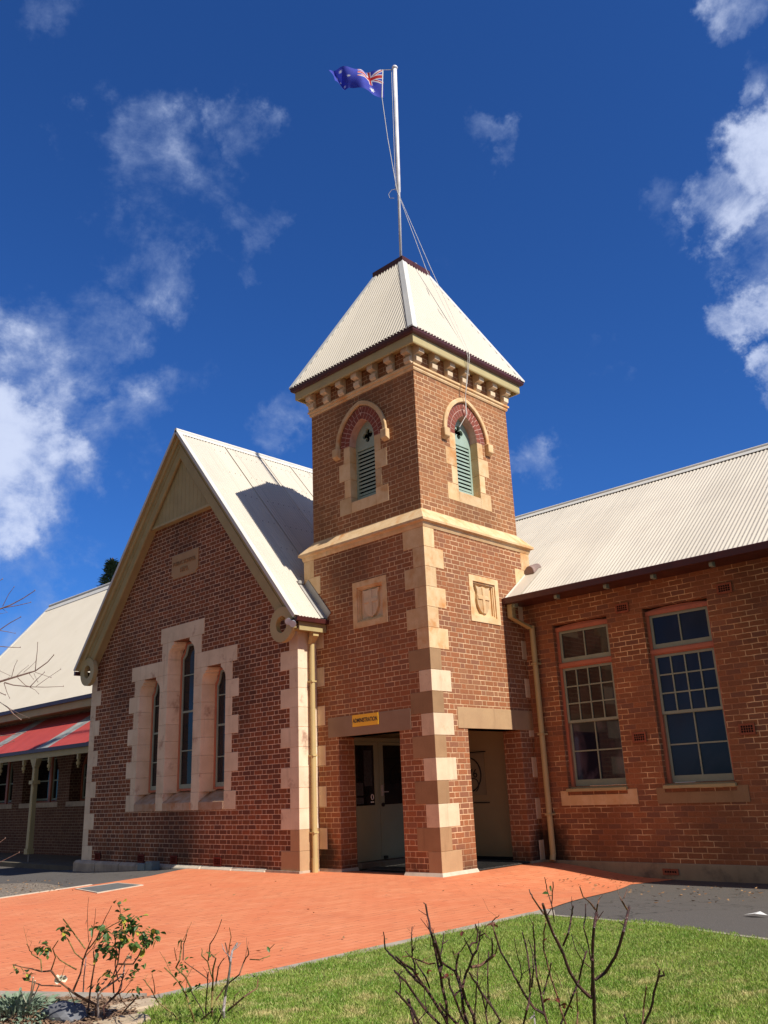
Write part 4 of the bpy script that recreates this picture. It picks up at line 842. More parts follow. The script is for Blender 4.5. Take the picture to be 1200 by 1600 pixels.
# ================================================================== LEFT WING + VERANDA
lw = thing('veranda_wing', 'distant brick wing with steep cream roof behind a red striped veranda', 'building')
lx0, lx1 = -28.8, -10.45; ly = 2.74; LK, le, lr_ = 1.2, 2.2, 6.8; lez = 4.40; lrz = lez+LK*(lr_-le)
ow = [(-24.3, -21.75), (-20.95, -18.4), (-17.6, -15.05), (-14.25, -11.7)]
def lancet(a, b):
    c = (a+b)/2; h = (b-a)/2; return [(a, 1.33), (b, 1.33), (b, 2.1)]+[(c+h*math.cos(t), 2.1+1.0*math.sin(t)**.9) for t in [math.pi*k/12 for k in range(1, 12)]]+[(a, 2.1)]
mb = MB(); mb.panel(fA(ly), rect(lx0+.4, -.6, lx1, 4.4), [lancet(a, b) for a, b in ow], 0, .5)
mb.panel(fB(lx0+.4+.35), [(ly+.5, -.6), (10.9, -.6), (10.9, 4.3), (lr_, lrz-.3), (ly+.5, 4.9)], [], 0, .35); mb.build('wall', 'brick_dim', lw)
for a, b in ow:
    c = (a+b)/2; L = lancet(a, b); inn = lancet(a+.07, b-.07); inn = [(u, w+(.05 if w < 1.5 else -.03)) for u, w in inn]
    q = MB(); q.panel(fA(ly+.38), L, [inn], 0, .06); q.box(c-.07, ly+.34, 1.34, c+.07, ly+.40, 3.05); w_ = q.build('window', 'salmon', lw)
    q = MB()
    for s_ in (-1, 1):
        x0, x1 = sorted((c+s_*.08, c+s_*((b-a)/2-.10))); q.panel(fA(ly+.40), rect(x0, 1.40, x1, 2.75), [rect(x0+.05, 1.46, x1-.05, 2.0), rect(x0+.05, 2.04, x1-.05, 2.70)], 0, .04)
    q.build('sash', 'sage', w_)
    q = MB(); q.box(a+.05, ly+.445, 1.35, b-.05, ly+.45, 3.1); q.build('glass', 'glass_dark', w_)
    q = MB(); q.box(a-.12, ly-.03, 1.18, b+.12, ly+.36, 1.328); q.build('sill', 'plinthstone', lw)
mb = MB(); corrug(mb, (lx0, le, lez), (1, 0, 0), Vector((0, 1, LK)), 17.6, 0, poly=lambda a: (0, (lr_-le)*math.hypot(1, LK)), amp=.008)
corrug(mb, (lx0, lr_, lrz), (1, 0, 0), Vector((0, 1, -LK)), 17.6, 0, poly=lambda a: (0, (lr_-le)*math.hypot(1, LK)), amp=.008); mb.build('roof_sheeting', 'roof', lw, smooth=True)
mb = MB(); mb.tube([(lx0-.02, lr_, lrz+.03), (-11.2, lr_, lrz+.03)], .07, 10)
for s_ in (-1, 1): mb.loft([(lx0-.02, lr_, lrz+.04), (lx0-.02, lr_+s_*.25, lrz+.04-LK*.25), (lx0-.02, lr_+s_*.25, lrz+.02-LK*.25), (lx0-.02, lr_, lrz+.02)], [(-11.2, lr_, lrz+.04), (-11.2, lr_+s_*.25, lrz+.04-LK*.25), (-11.2, lr_+s_*.25, lrz+.02-LK*.25), (-11.2, lr_, lrz+.02)])
mb.build('ridge_capping', 'cap', lw)
mb = MB(); mb.loft([(lx0-.06, le-.02, lez+.03), (lx0+.12, le-.02, lez+.03), (lx0+.12, le-.02, lez-.03), (lx0-.06, le-.02, lez-.22)], [(lx0-.06, lr_, lrz+.03), (lx0+.12, lr_, lrz+.03), (lx0+.12, lr_, lrz-.03), (lx0-.06, lr_, lrz-.22)]); mb.build('verge_capping', 'cap', lw)
mb = MB(); mb.box(lx0, le-.10, lez-.12, lx1+.2, le+.0, lez+.0); mb.build('gutter', 'maroon', lw)
mb = MB(); mb.box(lx0, le+.003, lez-.34, lx1+.2, ly-.001, lez-.10); mb.build('eave_fascia', 'cream', lw)
# veranda
vy0, vz0, vy1, vz1 = .82, 2.80, ly-.01, 3.98; vk = (vz1-vz0)/(vy1-vy0)
wdt = [(-27., .0)]
x = -27.0; k = 0; cms = []; rm = MB(); vd = Vector((0, 1, vk)).normalized(); vL = math.hypot(vy1-vy0, vz1-vz0)
cuts = [(-27, -20.35, 'r'), (-20.35, -19.55, 'c'), (-19.55, -16.05, 'r'), (-16.05, -15.25, 'c'), (-15.25, -12.85, 'r'), (-12.85, -12.05, 'c'), (-12.05, -10.46, 'r')]
for a, b, t in cuts:
    if t == 'r': corrug(rm, (a, vy0, vz0), (1, 0, 0), vd, b-a, vL)
    else: m_ = MB(); corrug(m_, (a, vy0, vz0), (1, 0, 0), vd, b-a, vL); cms.append(m_)
vr = rm.build('veranda_roof', 'redroof', lw, smooth=True); [m_.build('clear_sheeting', 'clearroof', vr, smooth=True) for m_ in cms]
mb = MB(); mb.box(-27, vy0-.10, 2.70, -10.46, vy0-.0, 2.80); mb.build('veranda_gutter', 'maroon', lw)
mb = MB(); mb.box(-27, vy0+.003, 2.54, -10.46, vy0+.09, 2.70); mb.build('veranda_beam', 'cream', lw)
post_x = [-16.0, -21.6, -11.0]
for px_ in (-16.0, -21.6):
    py_ = vy0+.05; mb = MB(); b0 = -.03
    mb.box(px_-.10, py_-.10, b0, px_+.10, py_+.10, b0+.14); mb.loft([(px_-.075, py_-.075, b0+.14), (px_+.075, py_-.075, b0+.14), (px_+.075, py_+.075, b0+.14), (px_-.075, py_+.075, b0+.14)], [(px_-.06, py_-.06, 2.3), (px_+.06, py_-.06, 2.3), (px_+.06, py_+.06, 2.3), (px_-.06, py_+.06, 2.3)])
    mb.box(px_-.115, py_-.115, 1.84, px_+.115, py_+.115, 1.94); mb.loft([(px_-.07, py_-.07, 2.3), (px_+.07, py_-.07, 2.3), (px_+.07, py_+.07, 2.3), (px_-.07, py_+.07, 2.3)], [(px_-.2, py_-.09, 2.538), (px_+.2, py_-.09, 2.538), (px_+.2, py_+.09, 2.538), (px_-.2, py_+.09, 2.538)])
    p_ = mb.build('veranda_post', 'cream', lw)
    mb = MB(); mb.tube([(px_, py_, -.24), (px_, py_, -.02)], .02, 8); mb.build('post_pin', 'flash', p_)
for dx in (-22.6, -20.0, -18.4, -16.78, -15.15, -13.45, -11.9):
    mb = MB(); mb.box(dx-.04, vy0+.01, 2.40, dx+.04, vy0+.085, 2.539); mb.lathe((dx, vy0+.048, 0), [(.01, 2.17), (.035, 2.20), (.02, 2.23), (.055, 2.27), (.06, 2.33), (.03, 2.36), (.045, 2.40)], 10); mb.build('beam_drop', 'cream', lw)
mb = MB(); mb.box(-29, vy0-.25, -.6, -10.47, ly-.001, -.235); mb.build('veranda_floor', 'slab', lw)

# ================================================================== GROUND
def sheet(name, poly, dz, mat, holes=(), step=.5, bounds=(-14, 9, -9, 4), kind='structure'):
    bm = bmesh.new(); loops = [poly]+list(holes); vs = [bm.verts.new((x, y, 0)) for L in loops for x, y in L]
    for t in tessellate_polygon([[Vector((x, y, 0)) for x, y in L] for L in loops]):
        try: bm.faces.new([vs[i] for i in t])
        except ValueError: pass
    x0, x1, y0, y1 = bounds
    def cuts(a, b): 
        r = []; t = a
        while t <= b: r.append(t); t += step
        return r
    for x in cuts(x0, x1): bmesh.ops.bisect_plane(bm, geom=bm.verts[:]+bm.edges[:]+bm.faces[:], plane_co=(x, 0, 0), plane_no=(1, 0, 0))
    for y in cuts(y0, y1): bmesh.ops.bisect_plane(bm, geom=bm.verts[:]+bm.edges[:]+bm.faces[:], plane_co=(0, y, 0), plane_no=(0, 1, 0))
    for v in bm.verts: v.co.z = gz(v.co.x, v.co.y)+dz
    bmesh.ops.recalc_face_normals(bm, faces=bm.faces)
    me = bpy.data.meshes.new(name); bm.to_mesh(me); bm.free(); me.materials.append(MT[mat]); o = bpy.data.objects.new(name, me); COL.objects.link(o)
    o['kind'] = kind; return o
sheet('ground', rect(-900, -900, 900, 900), -.016, 'asphalt')
KX = 3.47
e1 = GP(860, 1418); e2 = GP(985, 1381); e3 = GP(1062, 1372.5)
lc = (KX-.05, -2.62)
pav = [(-3.2, -12.), (-4.47, -4.79), (-5.03, -2.74), (-5.35, -1.76), (-6.1, -.5), (-6.1, .2), (-.4, .2), (-.4, 3.2), (e3[0]-.05, 2.9), e3, e2, e1, lc, (KX-.05, -7.02), (2.3, -7.80), (-1.0, -9.8)]
sheet('brick_paving', pav, -.008, 'pavers', step=.4)
l2 = GP(1000, 1442); l3 = GP(1200, 1468)
dirx = (l3[0]-l2[0], l3[1]-l2[1]); l4 = (l3[0]+dirx[0]*3, l3[1]+dirx[1]*3)
lawnp = [(KX+.05, -2.70), l2, l3, l4, (12, -9), (9.5, -14), (7.2, -13.5), (5.2, -8.75), (4.2, -7.75), (KX+.05, -7.05)]
sheet('lawn', lawnp, .0, 'soil', step=.4, bounds=(3, 12, -13, -2))
bedp = [(2.1, -8.0), (3.3, -7.27), (KX+.02, -7.12), (4.15, -7.80), (5.1, -8.80), (7.1, -13.5), (1, -13.5), (-1.0, -9.9)]
sheet('garden_bed', bedp, .002, 'mulch', step=.6)
sheet('gravel_bed', [(-6.5, -4.5), GP(0, 1401), GP(60, 1393.5), GP(105, 1386), GP(60, 1378), (-9, -3.2)], -.012, 'gravel')
sheet('concrete_patch', [GP(818, 1428), GP(851, 1419), GP(866, 1421), GP(868, 1432)], -.004, 'concrete')
# kerbs
def strip(name, pts, w, h, mat='concrete', z0=-.1):
    mb = MB(); n = len(pts); L = []; Rr = []
    for i, p in enumerate(pts):
        a = Vector(pts[max(i-1, 0)]); b = Vector(pts[min(i+1, n-1)]); d = (b-a).normalized(); nn = Vector((-d.y, d.x)); L.append(Vector(p)+nn*w/2); Rr.append(Vector(p)-nn*w/2)
    for i in range(n-1):
        q = [L[i], L[i+1], Rr[i+1], Rr[i]]; mb.loft([(p.x, p.y, gz(p.x, p.y)+z0) for p in q], [(p.x, p.y, gz(p.x, p.y)+h) for p in q])
    o = mb.build(name, mat); o['kind'] = 'structure'; return o
strip('lawn_kerb', [(KX, -2.6-i*.45) for i in range(11)], .11, .008)
strip('asphalt_kerb', [(KX, -2.63), l2, l3, l4], .06, .004)
strip('bed_kerb', [(-1.0, -9.72), (2.3, -7.74), (3.38, -7.14)], .16, .012)
strip('paving_edge_left', [(-3.6, -9), (-4.49, -4.79), (-4.95, -3.1)], .06, .003, 'plinth_white')
for i, (x, y, a) in enumerate(((3.62, -7.32, .6), (3.93, -7.60, .7), (4.25, -7.93, .9), (4.6, -8.3, .8), (4.9, -8.75, 1.0))):
    mb = MB(); r = [(.2, 0), (.16, .10), (.02, .13), (-.15, .10), (-.2, 0), (-.14, -.1), (.03, -.12), (.15, -.09)]
    co, si = math.cos(a+.8), math.sin(a+.8); L = [(x+(u*co-v*si)*random.uniform(.9, 1.1), y+(u*si+v*co)*random.uniform(.9, 1.1)) for u, v in r]
    mb.loft([(u, v, -.05) for u, v in L], [(u, v, .022+random.uniform(-.004, .006)) for u, v in L]); o = mb.build('edging_stone', 'flagstone', bevel=.012)
    tag(o, 'flat sandstone edging slab between the mulch bed and the lawn', 'stone', 'sandstone slabs edging the garden bed')
# pit cover
pc = thing('pit_cover', 'rectangular grey steel pit cover set flush in the left edge of the orange paving', 'pit cover')
q = [(-4.52, -3.56), (-4.66, -2.80), (-3.92, -2.80), (-3.60, -3.70)]
mb = MB(); mb.loft([(x, y, gz(x, y)-.03) for x, y in q], [(x, y, gz(x, y)+.003) for x, y in q]); mb.build('cover_plate', 'pitcover', pc)
mb = MB(); cx = sum(p[0] for p in q)/4; cy = sum(p[1] for p in q)/4
for i in range(4):
    a, b = q[i], q[(i+1) % 4]; f = 1.09; A = (cx+(a[0]-cx)*f, cy+(a[1]-cy)*f); B = (cx+(b[0]-cx)*f, cy+(b[1]-cy)*f)
    mb.loft([(*a, -.03), (*b, -.03), (*B, -.03), (*A, -.03)], [(*a, .005), (*b, .005), (*B, .005), (*A, .005)])
mb.build('cover_surround', 'plinth_white', pc)
# grass blades
def pip(x, y, P):
    c = False; n = len(P); j = n-1
    for i in range(n):
        if (P[i][1] > y) != (P[j][1] > y) and x < (P[j][0]-P[i][0])*(y-P[i][1])/(P[j][1]-P[i][1])+P[i][0]: c = not c
        j = i
    return c
import numpy as np
def inview(p, m=60):
    d = Vector(p)-CAM; z = d.dot(FW)
    if z < .3: return False
    u = 600+FPX*d.dot(RT2)/z; v = 800-FPX*d.dot(UP2)/z; return -m < u < 1200+m and v < 1600+m
rng = random.Random(3); V = []; Fc = []; cnt = 0
while cnt < 150000:
    x = rng.uniform(KX-.03, 9); y = rng.uniform(-9, -2.2)
    if not (pip(x, y, lawnp) or (pip(x+.07, y, lawnp) and mnoise.noise(Vector((x*5, y*5, 1))) > .1) or (pip(x, y-.08, lawnp) and mnoise.noise(Vector((x*5, y*5, 1))) > .1)) or not inview((x, y, 0), 40): continue
    d2 = (x-CAM.x)**2+(y-CAM.y)**2
    if rng.random() > min(1, 40/d2): continue
    if mnoise.noise(Vector((x*1.6, y*1.6, 3))) < -.35 and rng.random() < .5: continue
    h = rng.uniform(.012, .034)*(1+.5*mnoise.noise(Vector((x*2, y*2, 0)))); a = rng.uniform(0, 6.283); w = rng.uniform(.0022, .0042); l = rng.uniform(0, .9)*h; b = rng.uniform(0, 6.283); z = gz(x, y)-.002
    ca, sa = math.cos(a)*w, math.sin(a)*w; tx, ty_ = math.cos(b)*l, math.sin(b)*l; o = len(V)
    V += [(x-ca, y-sa, z), (x+ca, y+sa, z), (x+tx*.4+ca*.6, y+ty_*.4+sa*.6, z+h*.6), (x+tx, y+ty_, z+h)]; Fc += [(o, o+1, o+2), (o, o+2, o+3)]; cnt += 1
mb = MB(); mb.v = V; mb.f = Fc; mb.mi = [0]*len(Fc); tag(mb.build('grass', 'grass', nofix=True), 'short patchy green lawn grass with straw coloured patches', 'grass', kind='stuff')
# mulch chips
mb = MB(); c = 0
while c < 9000:
    x = rng.uniform(1, 6.5); y = rng.uniform(-9.6, -7)
    if not pip(x, y, bedp) or not inview((x, y, 0)): continue
    a, b = rng.uniform(0, 6.28), rng.uniform(-.5, .5); L, w = rng.uniform(.008, .032), rng.uniform(.004, .011); z = .004+rng.uniform(0, .018)
    ca, sa = math.cos(a), math.sin(a); p = [(x+(u*ca-v*sa), y+(u*sa+v*ca), z+u*b) for u, v in ((-L, -w), (L, -w*.6), (L, w*.7), (-L, w))]; mb.add(p, [(0, 1, 2, 3)]); c += 1
tag(mb.build('bark_mulch', 'mulchchip', nofix=True), 'loose brown bark mulch in the garden bed', 'mulch', kind='stuff')
# fallen leaves
mb = MB()
spots = [(1, GP(rng.uniform(980, 1200), rng.uniform(1386, 1412))) for _ in range(60)]+[(1, GP(rng.uniform(860, 1010), rng.uniform(1366, 1392))) for _ in range(46)]+[(.7, GP(rng.uniform(300, 1000), rng.uniform(1376, 1500))) for _ in range(36)]+[(.8, GP(rng.uniform(0, 120), rng.uniform(1376, 1396))) for _ in range(60)]
for s_, (x, y) in spots:
    a = rng.uniform(0, 6.28); L, w = rng.uniform(.015, .04)*s_, rng.uniform(.007, .016)*s_; z = gz(x, y)+.004; ca, sa = math.cos(a), math.sin(a)
    p = [(x+(u*ca-v*sa), y+(u*sa+v*ca), z+hh) for u, v, hh in ((-L, 0, .004), (0, -w, .0), (L, 0, rng.uniform(.004, .02)), (0, w, .012))]; mb.add(p, [(0, 1, 2), (0, 2, 3)])
tag(mb.build('fallen_leaves', 'litter', nofix=True), 'scattered dry fallen leaves on the paving and asphalt', 'leaves', kind='stuff')
x, y = GP(1180, 1430); mb = MB(); z = gz(x, y)
mb.add([(x-.10, y-.03, z+.004), (x+.02, y-.05, z+.02), (x+.12, y+.01, z+.006), (x+.03, y+.06, z+.03), (x-.05, y+.04, z+.01)], [(0, 1, 4), (1, 3, 4), (1, 2, 3)])
tag(mb.build('paper_scrap', 'white'), 'crumpled white paper scrap lying on the asphalt', 'litter')

# ================================================================== PLANTS
def leaf(mb, p, d, L, w, droop=.3):
    d = d.normalized(); s_ = d.cross(Vector((0, 0, 1)))
    if s_.length < .1: s_ = Vector((1, 0, 0))
    s_.normalize(); s_ = (s_+Vector((rng.uniform(-.6, .6), rng.uniform(-.6, .6), rng.uniform(-.7, .7)))).normalized(); nn = s_.cross(d).normalized(); pts = []
    for t, ww in ((0, .0), (.25, .75), (.55, 1), (.8, .65), (1, 0)):
        c = p+d*L*t-Vector((0, 0, droop*L*t*t)); pts.append((c-s_*w*ww+nn*w*.25*ww, c, c+s_*w*ww+nn*w*.25*ww))
    vs = [q for r in pts for q in r]; fs = []
    for i in range(4):
        a = i*3; fs += [(a, a+1, a+4, a+3), (a+1, a+2, a+5, a+4)]
    mb.add(vs, fs)
def canes(name, label, cat, lines, base, depth, mats, thorn=0, group=None, twig=0, dvar=.12):
    """lines: list of (pixel polyline, r0, r1, matkey, depth offset); first point is the lower end"""
    root = thing(name, label, cat, group); tips = []
    by = {}
    for pl, r0, r1, mk, dof in lines:
        d = depth+dof; pts = []
        for i, (u, v) in enumerate(pl): pts.append(PX(u, v, d+dvar*(i/max(1, len(pl)-1))*(1 if (hash_(u, v) % 2) else -1)))
        if pl[0][1] >= 1592: 
            b = Vector((base[0]+rng.uniform(-.06, .06), base[1]+rng.uniform(-.06, .06), -.03)); pts = [b, b.lerp(pts[0], .5)+Vector((0, 0, .02))]+pts
        # refine with small kinks
        q = []
        for a, b_ in zip(pts[:-1], pts[1:]):
            n_ = max(1, int((b_-a).length/.05))
            for k in range(n_): q.append(a.lerp(b_, k/n_)+Vector([rng.uniform(-.0025, .0025) for _ in range(3)])*(1 if k else 0))
        q.append(pts[-1]); n_ = len(q); rad = [.85*(r0+(r1-r0)*(i/(n_-1)))+rng.uniform(-.06, .09)*r0 for i in range(n_)]
        m_ = MB(); by[len(by)] = (mk, m_); m_.tube(q, rad, 7); tips.append((q, r1))
        L = 0
        for i in range(1, n_-1):
            if thorn and rng.random() < thorn:
                dd = (q[i+1]-q[i]).normalized(); o = dd.orthogonal(); o.rotate(__import__('mathutils').Quaternion(dd, rng.uniform(0, 6.28))); m_.tube([q[i], q[i]+o*(rad[i]+.009)], [rad[i]*.45, .0006], 4)
            if twig and rng.random() < twig and i > n_*.3:
                dd = (q[i+1]-q[i]).normalized(); o = (dd*.8+Vector([rng.uniform(-1, 1), rng.uniform(-1, 1), rng.uniform(0, .9)])).normalized(); Lt = rng.uniform(.03, .15)
                k1 = q[i]+o*Lt*.5; o2 = (o+Vector([rng.uniform(-.6, .6), rng.uniform(-.6, .6), rng.uniform(-.1, .6)])).normalized(); k2 = k1+o2*Lt*.5
                m_.tube([q[i], k1, k2], [rad[i]*.45, rad[i]*.36, rad[i]*.22], 5)
                if rng.random() < .6: o3 = (o+Vector([rng.uniform(-.9, .9), rng.uniform(-.9, .9), rng.uniform(-.3, .6)])).normalized(); m_.tube([k1, k1+o3*Lt*.35], [rad[i]*.3, rad[i]*.15], 4)
                tips.append(([q[i], k2], r1))
    for mk, m_ in by.values(): m_.build('cane', mk, root)
    return root, tips
def hash_(u, v): return int(u*7+v*13)
c4 = lambda *p: [(590+u/8, 1400+v/8) for u, v in p]
c5 = lambda *p: [(690+u/8, 1400+v/8) for u, v in p]
c6 = lambda *p: [(800+u/6.958, 1370+v/6.958) for u, v in p]
DK, BR, GN, GY_ = 'stem_dark', 'stem_brown', 'stem_green', 'stem_grey'
b1 = GP(735, 1640)
cl = [
 (c4((880, 1610), (760, 1400), (600, 1150), (480, 1050), (340, 890), (220, 790), (95, 660)), .011, .005, DK, 0), (c4((95, 660), (85, 580), (72, 450)), .005, .003, DK, 0),
 (c4((560, 1100), (440, 920), (330, 850), (230, 760)), .008, .006, DK, .06),
 (c4((780, 1610), (610, 1440), (480, 1260), (345, 1060), (280, 1010), (210, 930)), .009, .005, DK, -.1), (c4((280, 1220), (285, 1080), (270, 1000), (310, 940)), .005, .003, DK, -.1),
 (c4((460, 1610), (420, 1440), (385, 1290)), .010, .009, DK, -.15), (c4((520, 1610), (470, 1500), (430, 1400), (370, 1350), (280, 1240), (225, 1190)), .008, .006, DK, -.15),
 (c4((650, 1150), (600, 1020), (520, 900), (470, 800)), .006, .004, DK, .1), (c4((470, 1010), (465, 850), (430, 760), (430, 650), (425, 500), (432, 390)), .006, .002, DK, .1), (c4((430, 700), (465, 640)), .005, .003, DK, .1),
 (c4((720, 840), (640, 850), (560, 820), (450, 780), (400, 750), (345, 690)), .005, .003, BR, .05), (c4((560, 820), (585, 780)), .004, .002, BR, .05), (c4((400, 750), (310, 760)), .004, .002, BR, .05),
 (c4((870, 1610), (860, 1350), (800, 1100), (780, 950), (740, 780), (715, 640), (670, 470), (625, 250), (600, 100)), .010, .006, DK, 0), (c4((780, 950), (800, 860), (760, 700), (720, 570)), .010, .009, DK, .02), (c4((760, 800), (800, 690), (810, 600), (830, 460)), .005, .003, DK, 0), (c4((810, 600), (880, 550)), .004, .003, DK, 0), (c4((605, 110), (575, 85)), .004, .003, BR, 0),
 (c4((780, 810), (870, 880), (950, 930), (990, 1000), (1030, 1150)), .006, .007, DK, .05),
 (c5((330, 1610), (280, 1450), (260, 1300), (250, 1150), (225, 1060), (180, 950), (190, 830), (215, 720)), .012, .005, DK, .05),
 (c5((420, 1610), (390, 1480), (300, 1300), (260, 1150), (300, 980), (350, 870), (390, 750), (440, 680), (470, 560), (480, 430)), .010, .004, DK, 0),
 (c5((390, 750), (340, 640), (280, 520)), .006, .003, DK, 0), (c5((345, 640), (380, 590), (440, 580), (455, 440), (420, 350)), .007, .003, DK, .03), (c5((480, 500), (540, 465), (600, 540)), .005, .002, BR, .03),
 (c5((370, 890), (480, 870), (570, 810), (660, 740)), .009, .008, BR, 0), (c5((660, 740), (690, 680), (695, 580)), .005, .002, GN, 0), (c5((632, 740), (628, 530)), .0055, .005, DK, 0),
 (c5((400, 1610), (430, 1300), (440, 1100), (460, 900), (462, 700)), .006, .003, DK, .12), (c5((575, 1610), (550, 1450), (580, 1300), (575, 1000), (585, 700)), .0055, .004, DK, .1), (c5((560, 1450), (500, 1220), (420, 1060)), .005, .004, DK, .1),
 (c5((740, 1570), (640, 1400), (500, 1210), (400, 1050), (350, 960)), .009, .005, DK, -.05),
 (c5((310, 1610), (220, 1420), (150, 1240), (100, 1120), (90, 1020)), .008, .005, DK, -.1), (c5((200, 1610), (80, 1480), (-20, 1350)), .008, .007, DK, -.12), (c5((160, 1250), (240, 1170)), .007, .006, DK, -.1),
 (c5((300, 600), (240, 690), (160, 740), (130, 650)), .004, .002, BR, .1)]
rose1, tp = canes('rose_bush', 'tangled leafless dark rose bush in the middle of the lawn foreground', 'rose bush', cl, b1, 4.55, None, thorn=.14, twig=.2)
mb = MB()
for u, v in ((655, 1522), (668, 1516), (700, 1521), (695, 1528), (708, 1522), (722, 1455), (770, 1444)):
    for _ in range(2): leaf(mb, PX(u, v, 4.5), Vector((rng.uniform(-1, 1), rng.uniform(-1, 1), rng.uniform(-.3, .3))), .035, .011)
mb.lathe(tuple(PX(770.5, 1445, 4.53)), [(.002, -.012), (.011, -.004), (.012, .006), (.005, .014)], 8); mb.build('withered_leaves', 'leaf_red', rose1)
b2 = GP(880, 1650)
cr = [
 (c6((895, 1610), (895, 1500), (888, 1250), (878, 900)), .0105, .0095, DK, 0), ([(925.5, 1560), (926, 1490), (928, 1450), (932, 1425)], .0095, .0085, DK, 0), ([(932, 1424), (934, 1412), (937, 1402)], .005, .003, BR, 0), ([(930, 1421), (921, 1409), (911, 1401), (906, 1386)], .0055, .003, BR, 0), ([(931, 1420), (925, 1412)], .003, .002, BR, 0),
 ([(930, 1531), (945, 1520), (962, 1494), (974, 1456), (983, 1418)], .0095, .0085, DK, .03), ([(980, 1421), (972, 1408), (969, 1402)], .006, .004, BR, .03), ([(975, 1403), (981, 1388)], .0035, .002, BR, .03),
 ([(922, 1558), (902, 1538), (890, 1518), (880, 1490), (864, 1458), (854, 1432), (848, 1412)], .010, .008, DK, -.03), ([(858, 1436), (847, 1424), (832, 1402), (827, 1390)], .006, .003, BR, -.03), ([(866, 1440), (862, 1414), (855, 1392), (851, 1371)], .0035, .002, DK, -.03), ([(862, 1412), (864, 1378)], .0035, .003, DK, -.03),
 ([(880, 1477), (888, 1458), (893, 1430), (896, 1416)], .006, .004, DK, -.03), ([(923, 1500), (918, 1470), (912, 1450), (915, 1430), (915, 1412)], .0045, .003, DK, .02), ([(923, 1512), (910, 1502), (900, 1484), (893, 1460)], .003, .002, DK, .02),
 ([(905, 1530), (912, 1500), (917, 1486)], .006, .005, DK, .05), ([(872, 1610), (885, 1580), (895, 1555), (905, 1530)], .006, .006, DK, .05), ([(901, 1610), (903, 1580), (900, 1550)], .006, .004, BR, .1),
 (c6((390, 1610), (350, 1480), (310, 1250), (270, 1100), (250, 900), (245, 720), (230, 540)), .008, .004, DK, -.1), (c6((235, 530), (185, 435)), .003, .002, BR, -.1), (c6((350, 1490), (240, 1430), (130, 1270), (50, 1120), (0, 1020), (-120, 820), (-190, 600)), .008, .005, DK, -.15), ([(772.5, 1456), (769, 1440), (780, 1430)], .004, .002, BR, -.15),
 (c6((590, 1610), (540, 1480), (490, 1290), (430, 1120), (400, 1010), (340, 780), (345, 600), (370, 500)), .006, .004, BR, -.05), (c6((340, 1280), (380, 1130), (410, 1030), (425, 935)), .005, .004, DK, -.05), (c6((370, 500), (360, 400), (340, 300)), .004, .003, GN, -.05),
 (c6((190, 1250), (200, 1100), (170, 850), (145, 720), (110, 600)), .006, .004, DK, -.2), (c6((215, 1200), (235, 1000), (230, 850), (180, 680)), .005, .003, DK, -.2), (c6((120, 1610), (160, 1450), (200, 1260)), .006, .006, DK, -.2), (c6((110, 1100), (90, 960), (50, 820), (25, 670)), .0035, .002, DK, -.2),
 (c6((540, 1200), (520, 1140), (440, 990)), .0025, .0015, BR, 0), (c6((330, 1200), (300, 1050), (290, 960)), .003, .002, GN, -.1), (c6((250, 1610), (240, 1500), (200, 1540)), .005, .004, GY_, -.1)]
rose2, tp = canes('rose_bush', 'tall leafless rose with forked purple canes on the right of the foreground lawn', 'rose bush', cr, b2, 4.35, None, thorn=.14, twig=.09)
mb = MB()
for u, v in ((858, 1397), (854, 1401), (862, 1393)): leaf(mb, PX(u, v, 4.3), Vector((rng.uniform(-1, 1), rng.uniform(-1, 1), .3)), .04, .012)
mb.build('leaf_cluster', 'leaf', rose2); mb = MB()
for u, v in ((852, 1470), (856, 1560), (862, 1562), (870, 1560), (886, 1570), (880, 1572)):
    for _ in range(2): leaf(mb, PX(u, v, 4.3), Vector((rng.uniform(-1, 1), rng.uniform(-1, 1), rng.uniform(-.3, .3))), .035, .011)
mb.build('withered_leaves', 'leaf_red', rose2)
b3 = GP(1000, 1640)
rose3, tp = canes('rose_bush', 'small bare rose cane with a hooked tip at the far right of the foreground', 'rose bush', [([(1002, 1610), (1016, 1580), (1022, 1550), (1028, 1530), (1031, 1515)], .007, .006, DK, 0), ([(1029, 1526), (1038, 1524), (1036, 1518)], .006, .004, DK, 0), ([(1031, 1515), (1024, 1504)], .003, .002, BR, 0), ([(1003, 1608), (1006, 1575), (1010, 1542)], .006, .004, BR, 0), ([(985, 1612), (978, 1594), (976, 1585)], .005, .004, DK, 0)], b3, 4.2, None, thorn=.08)
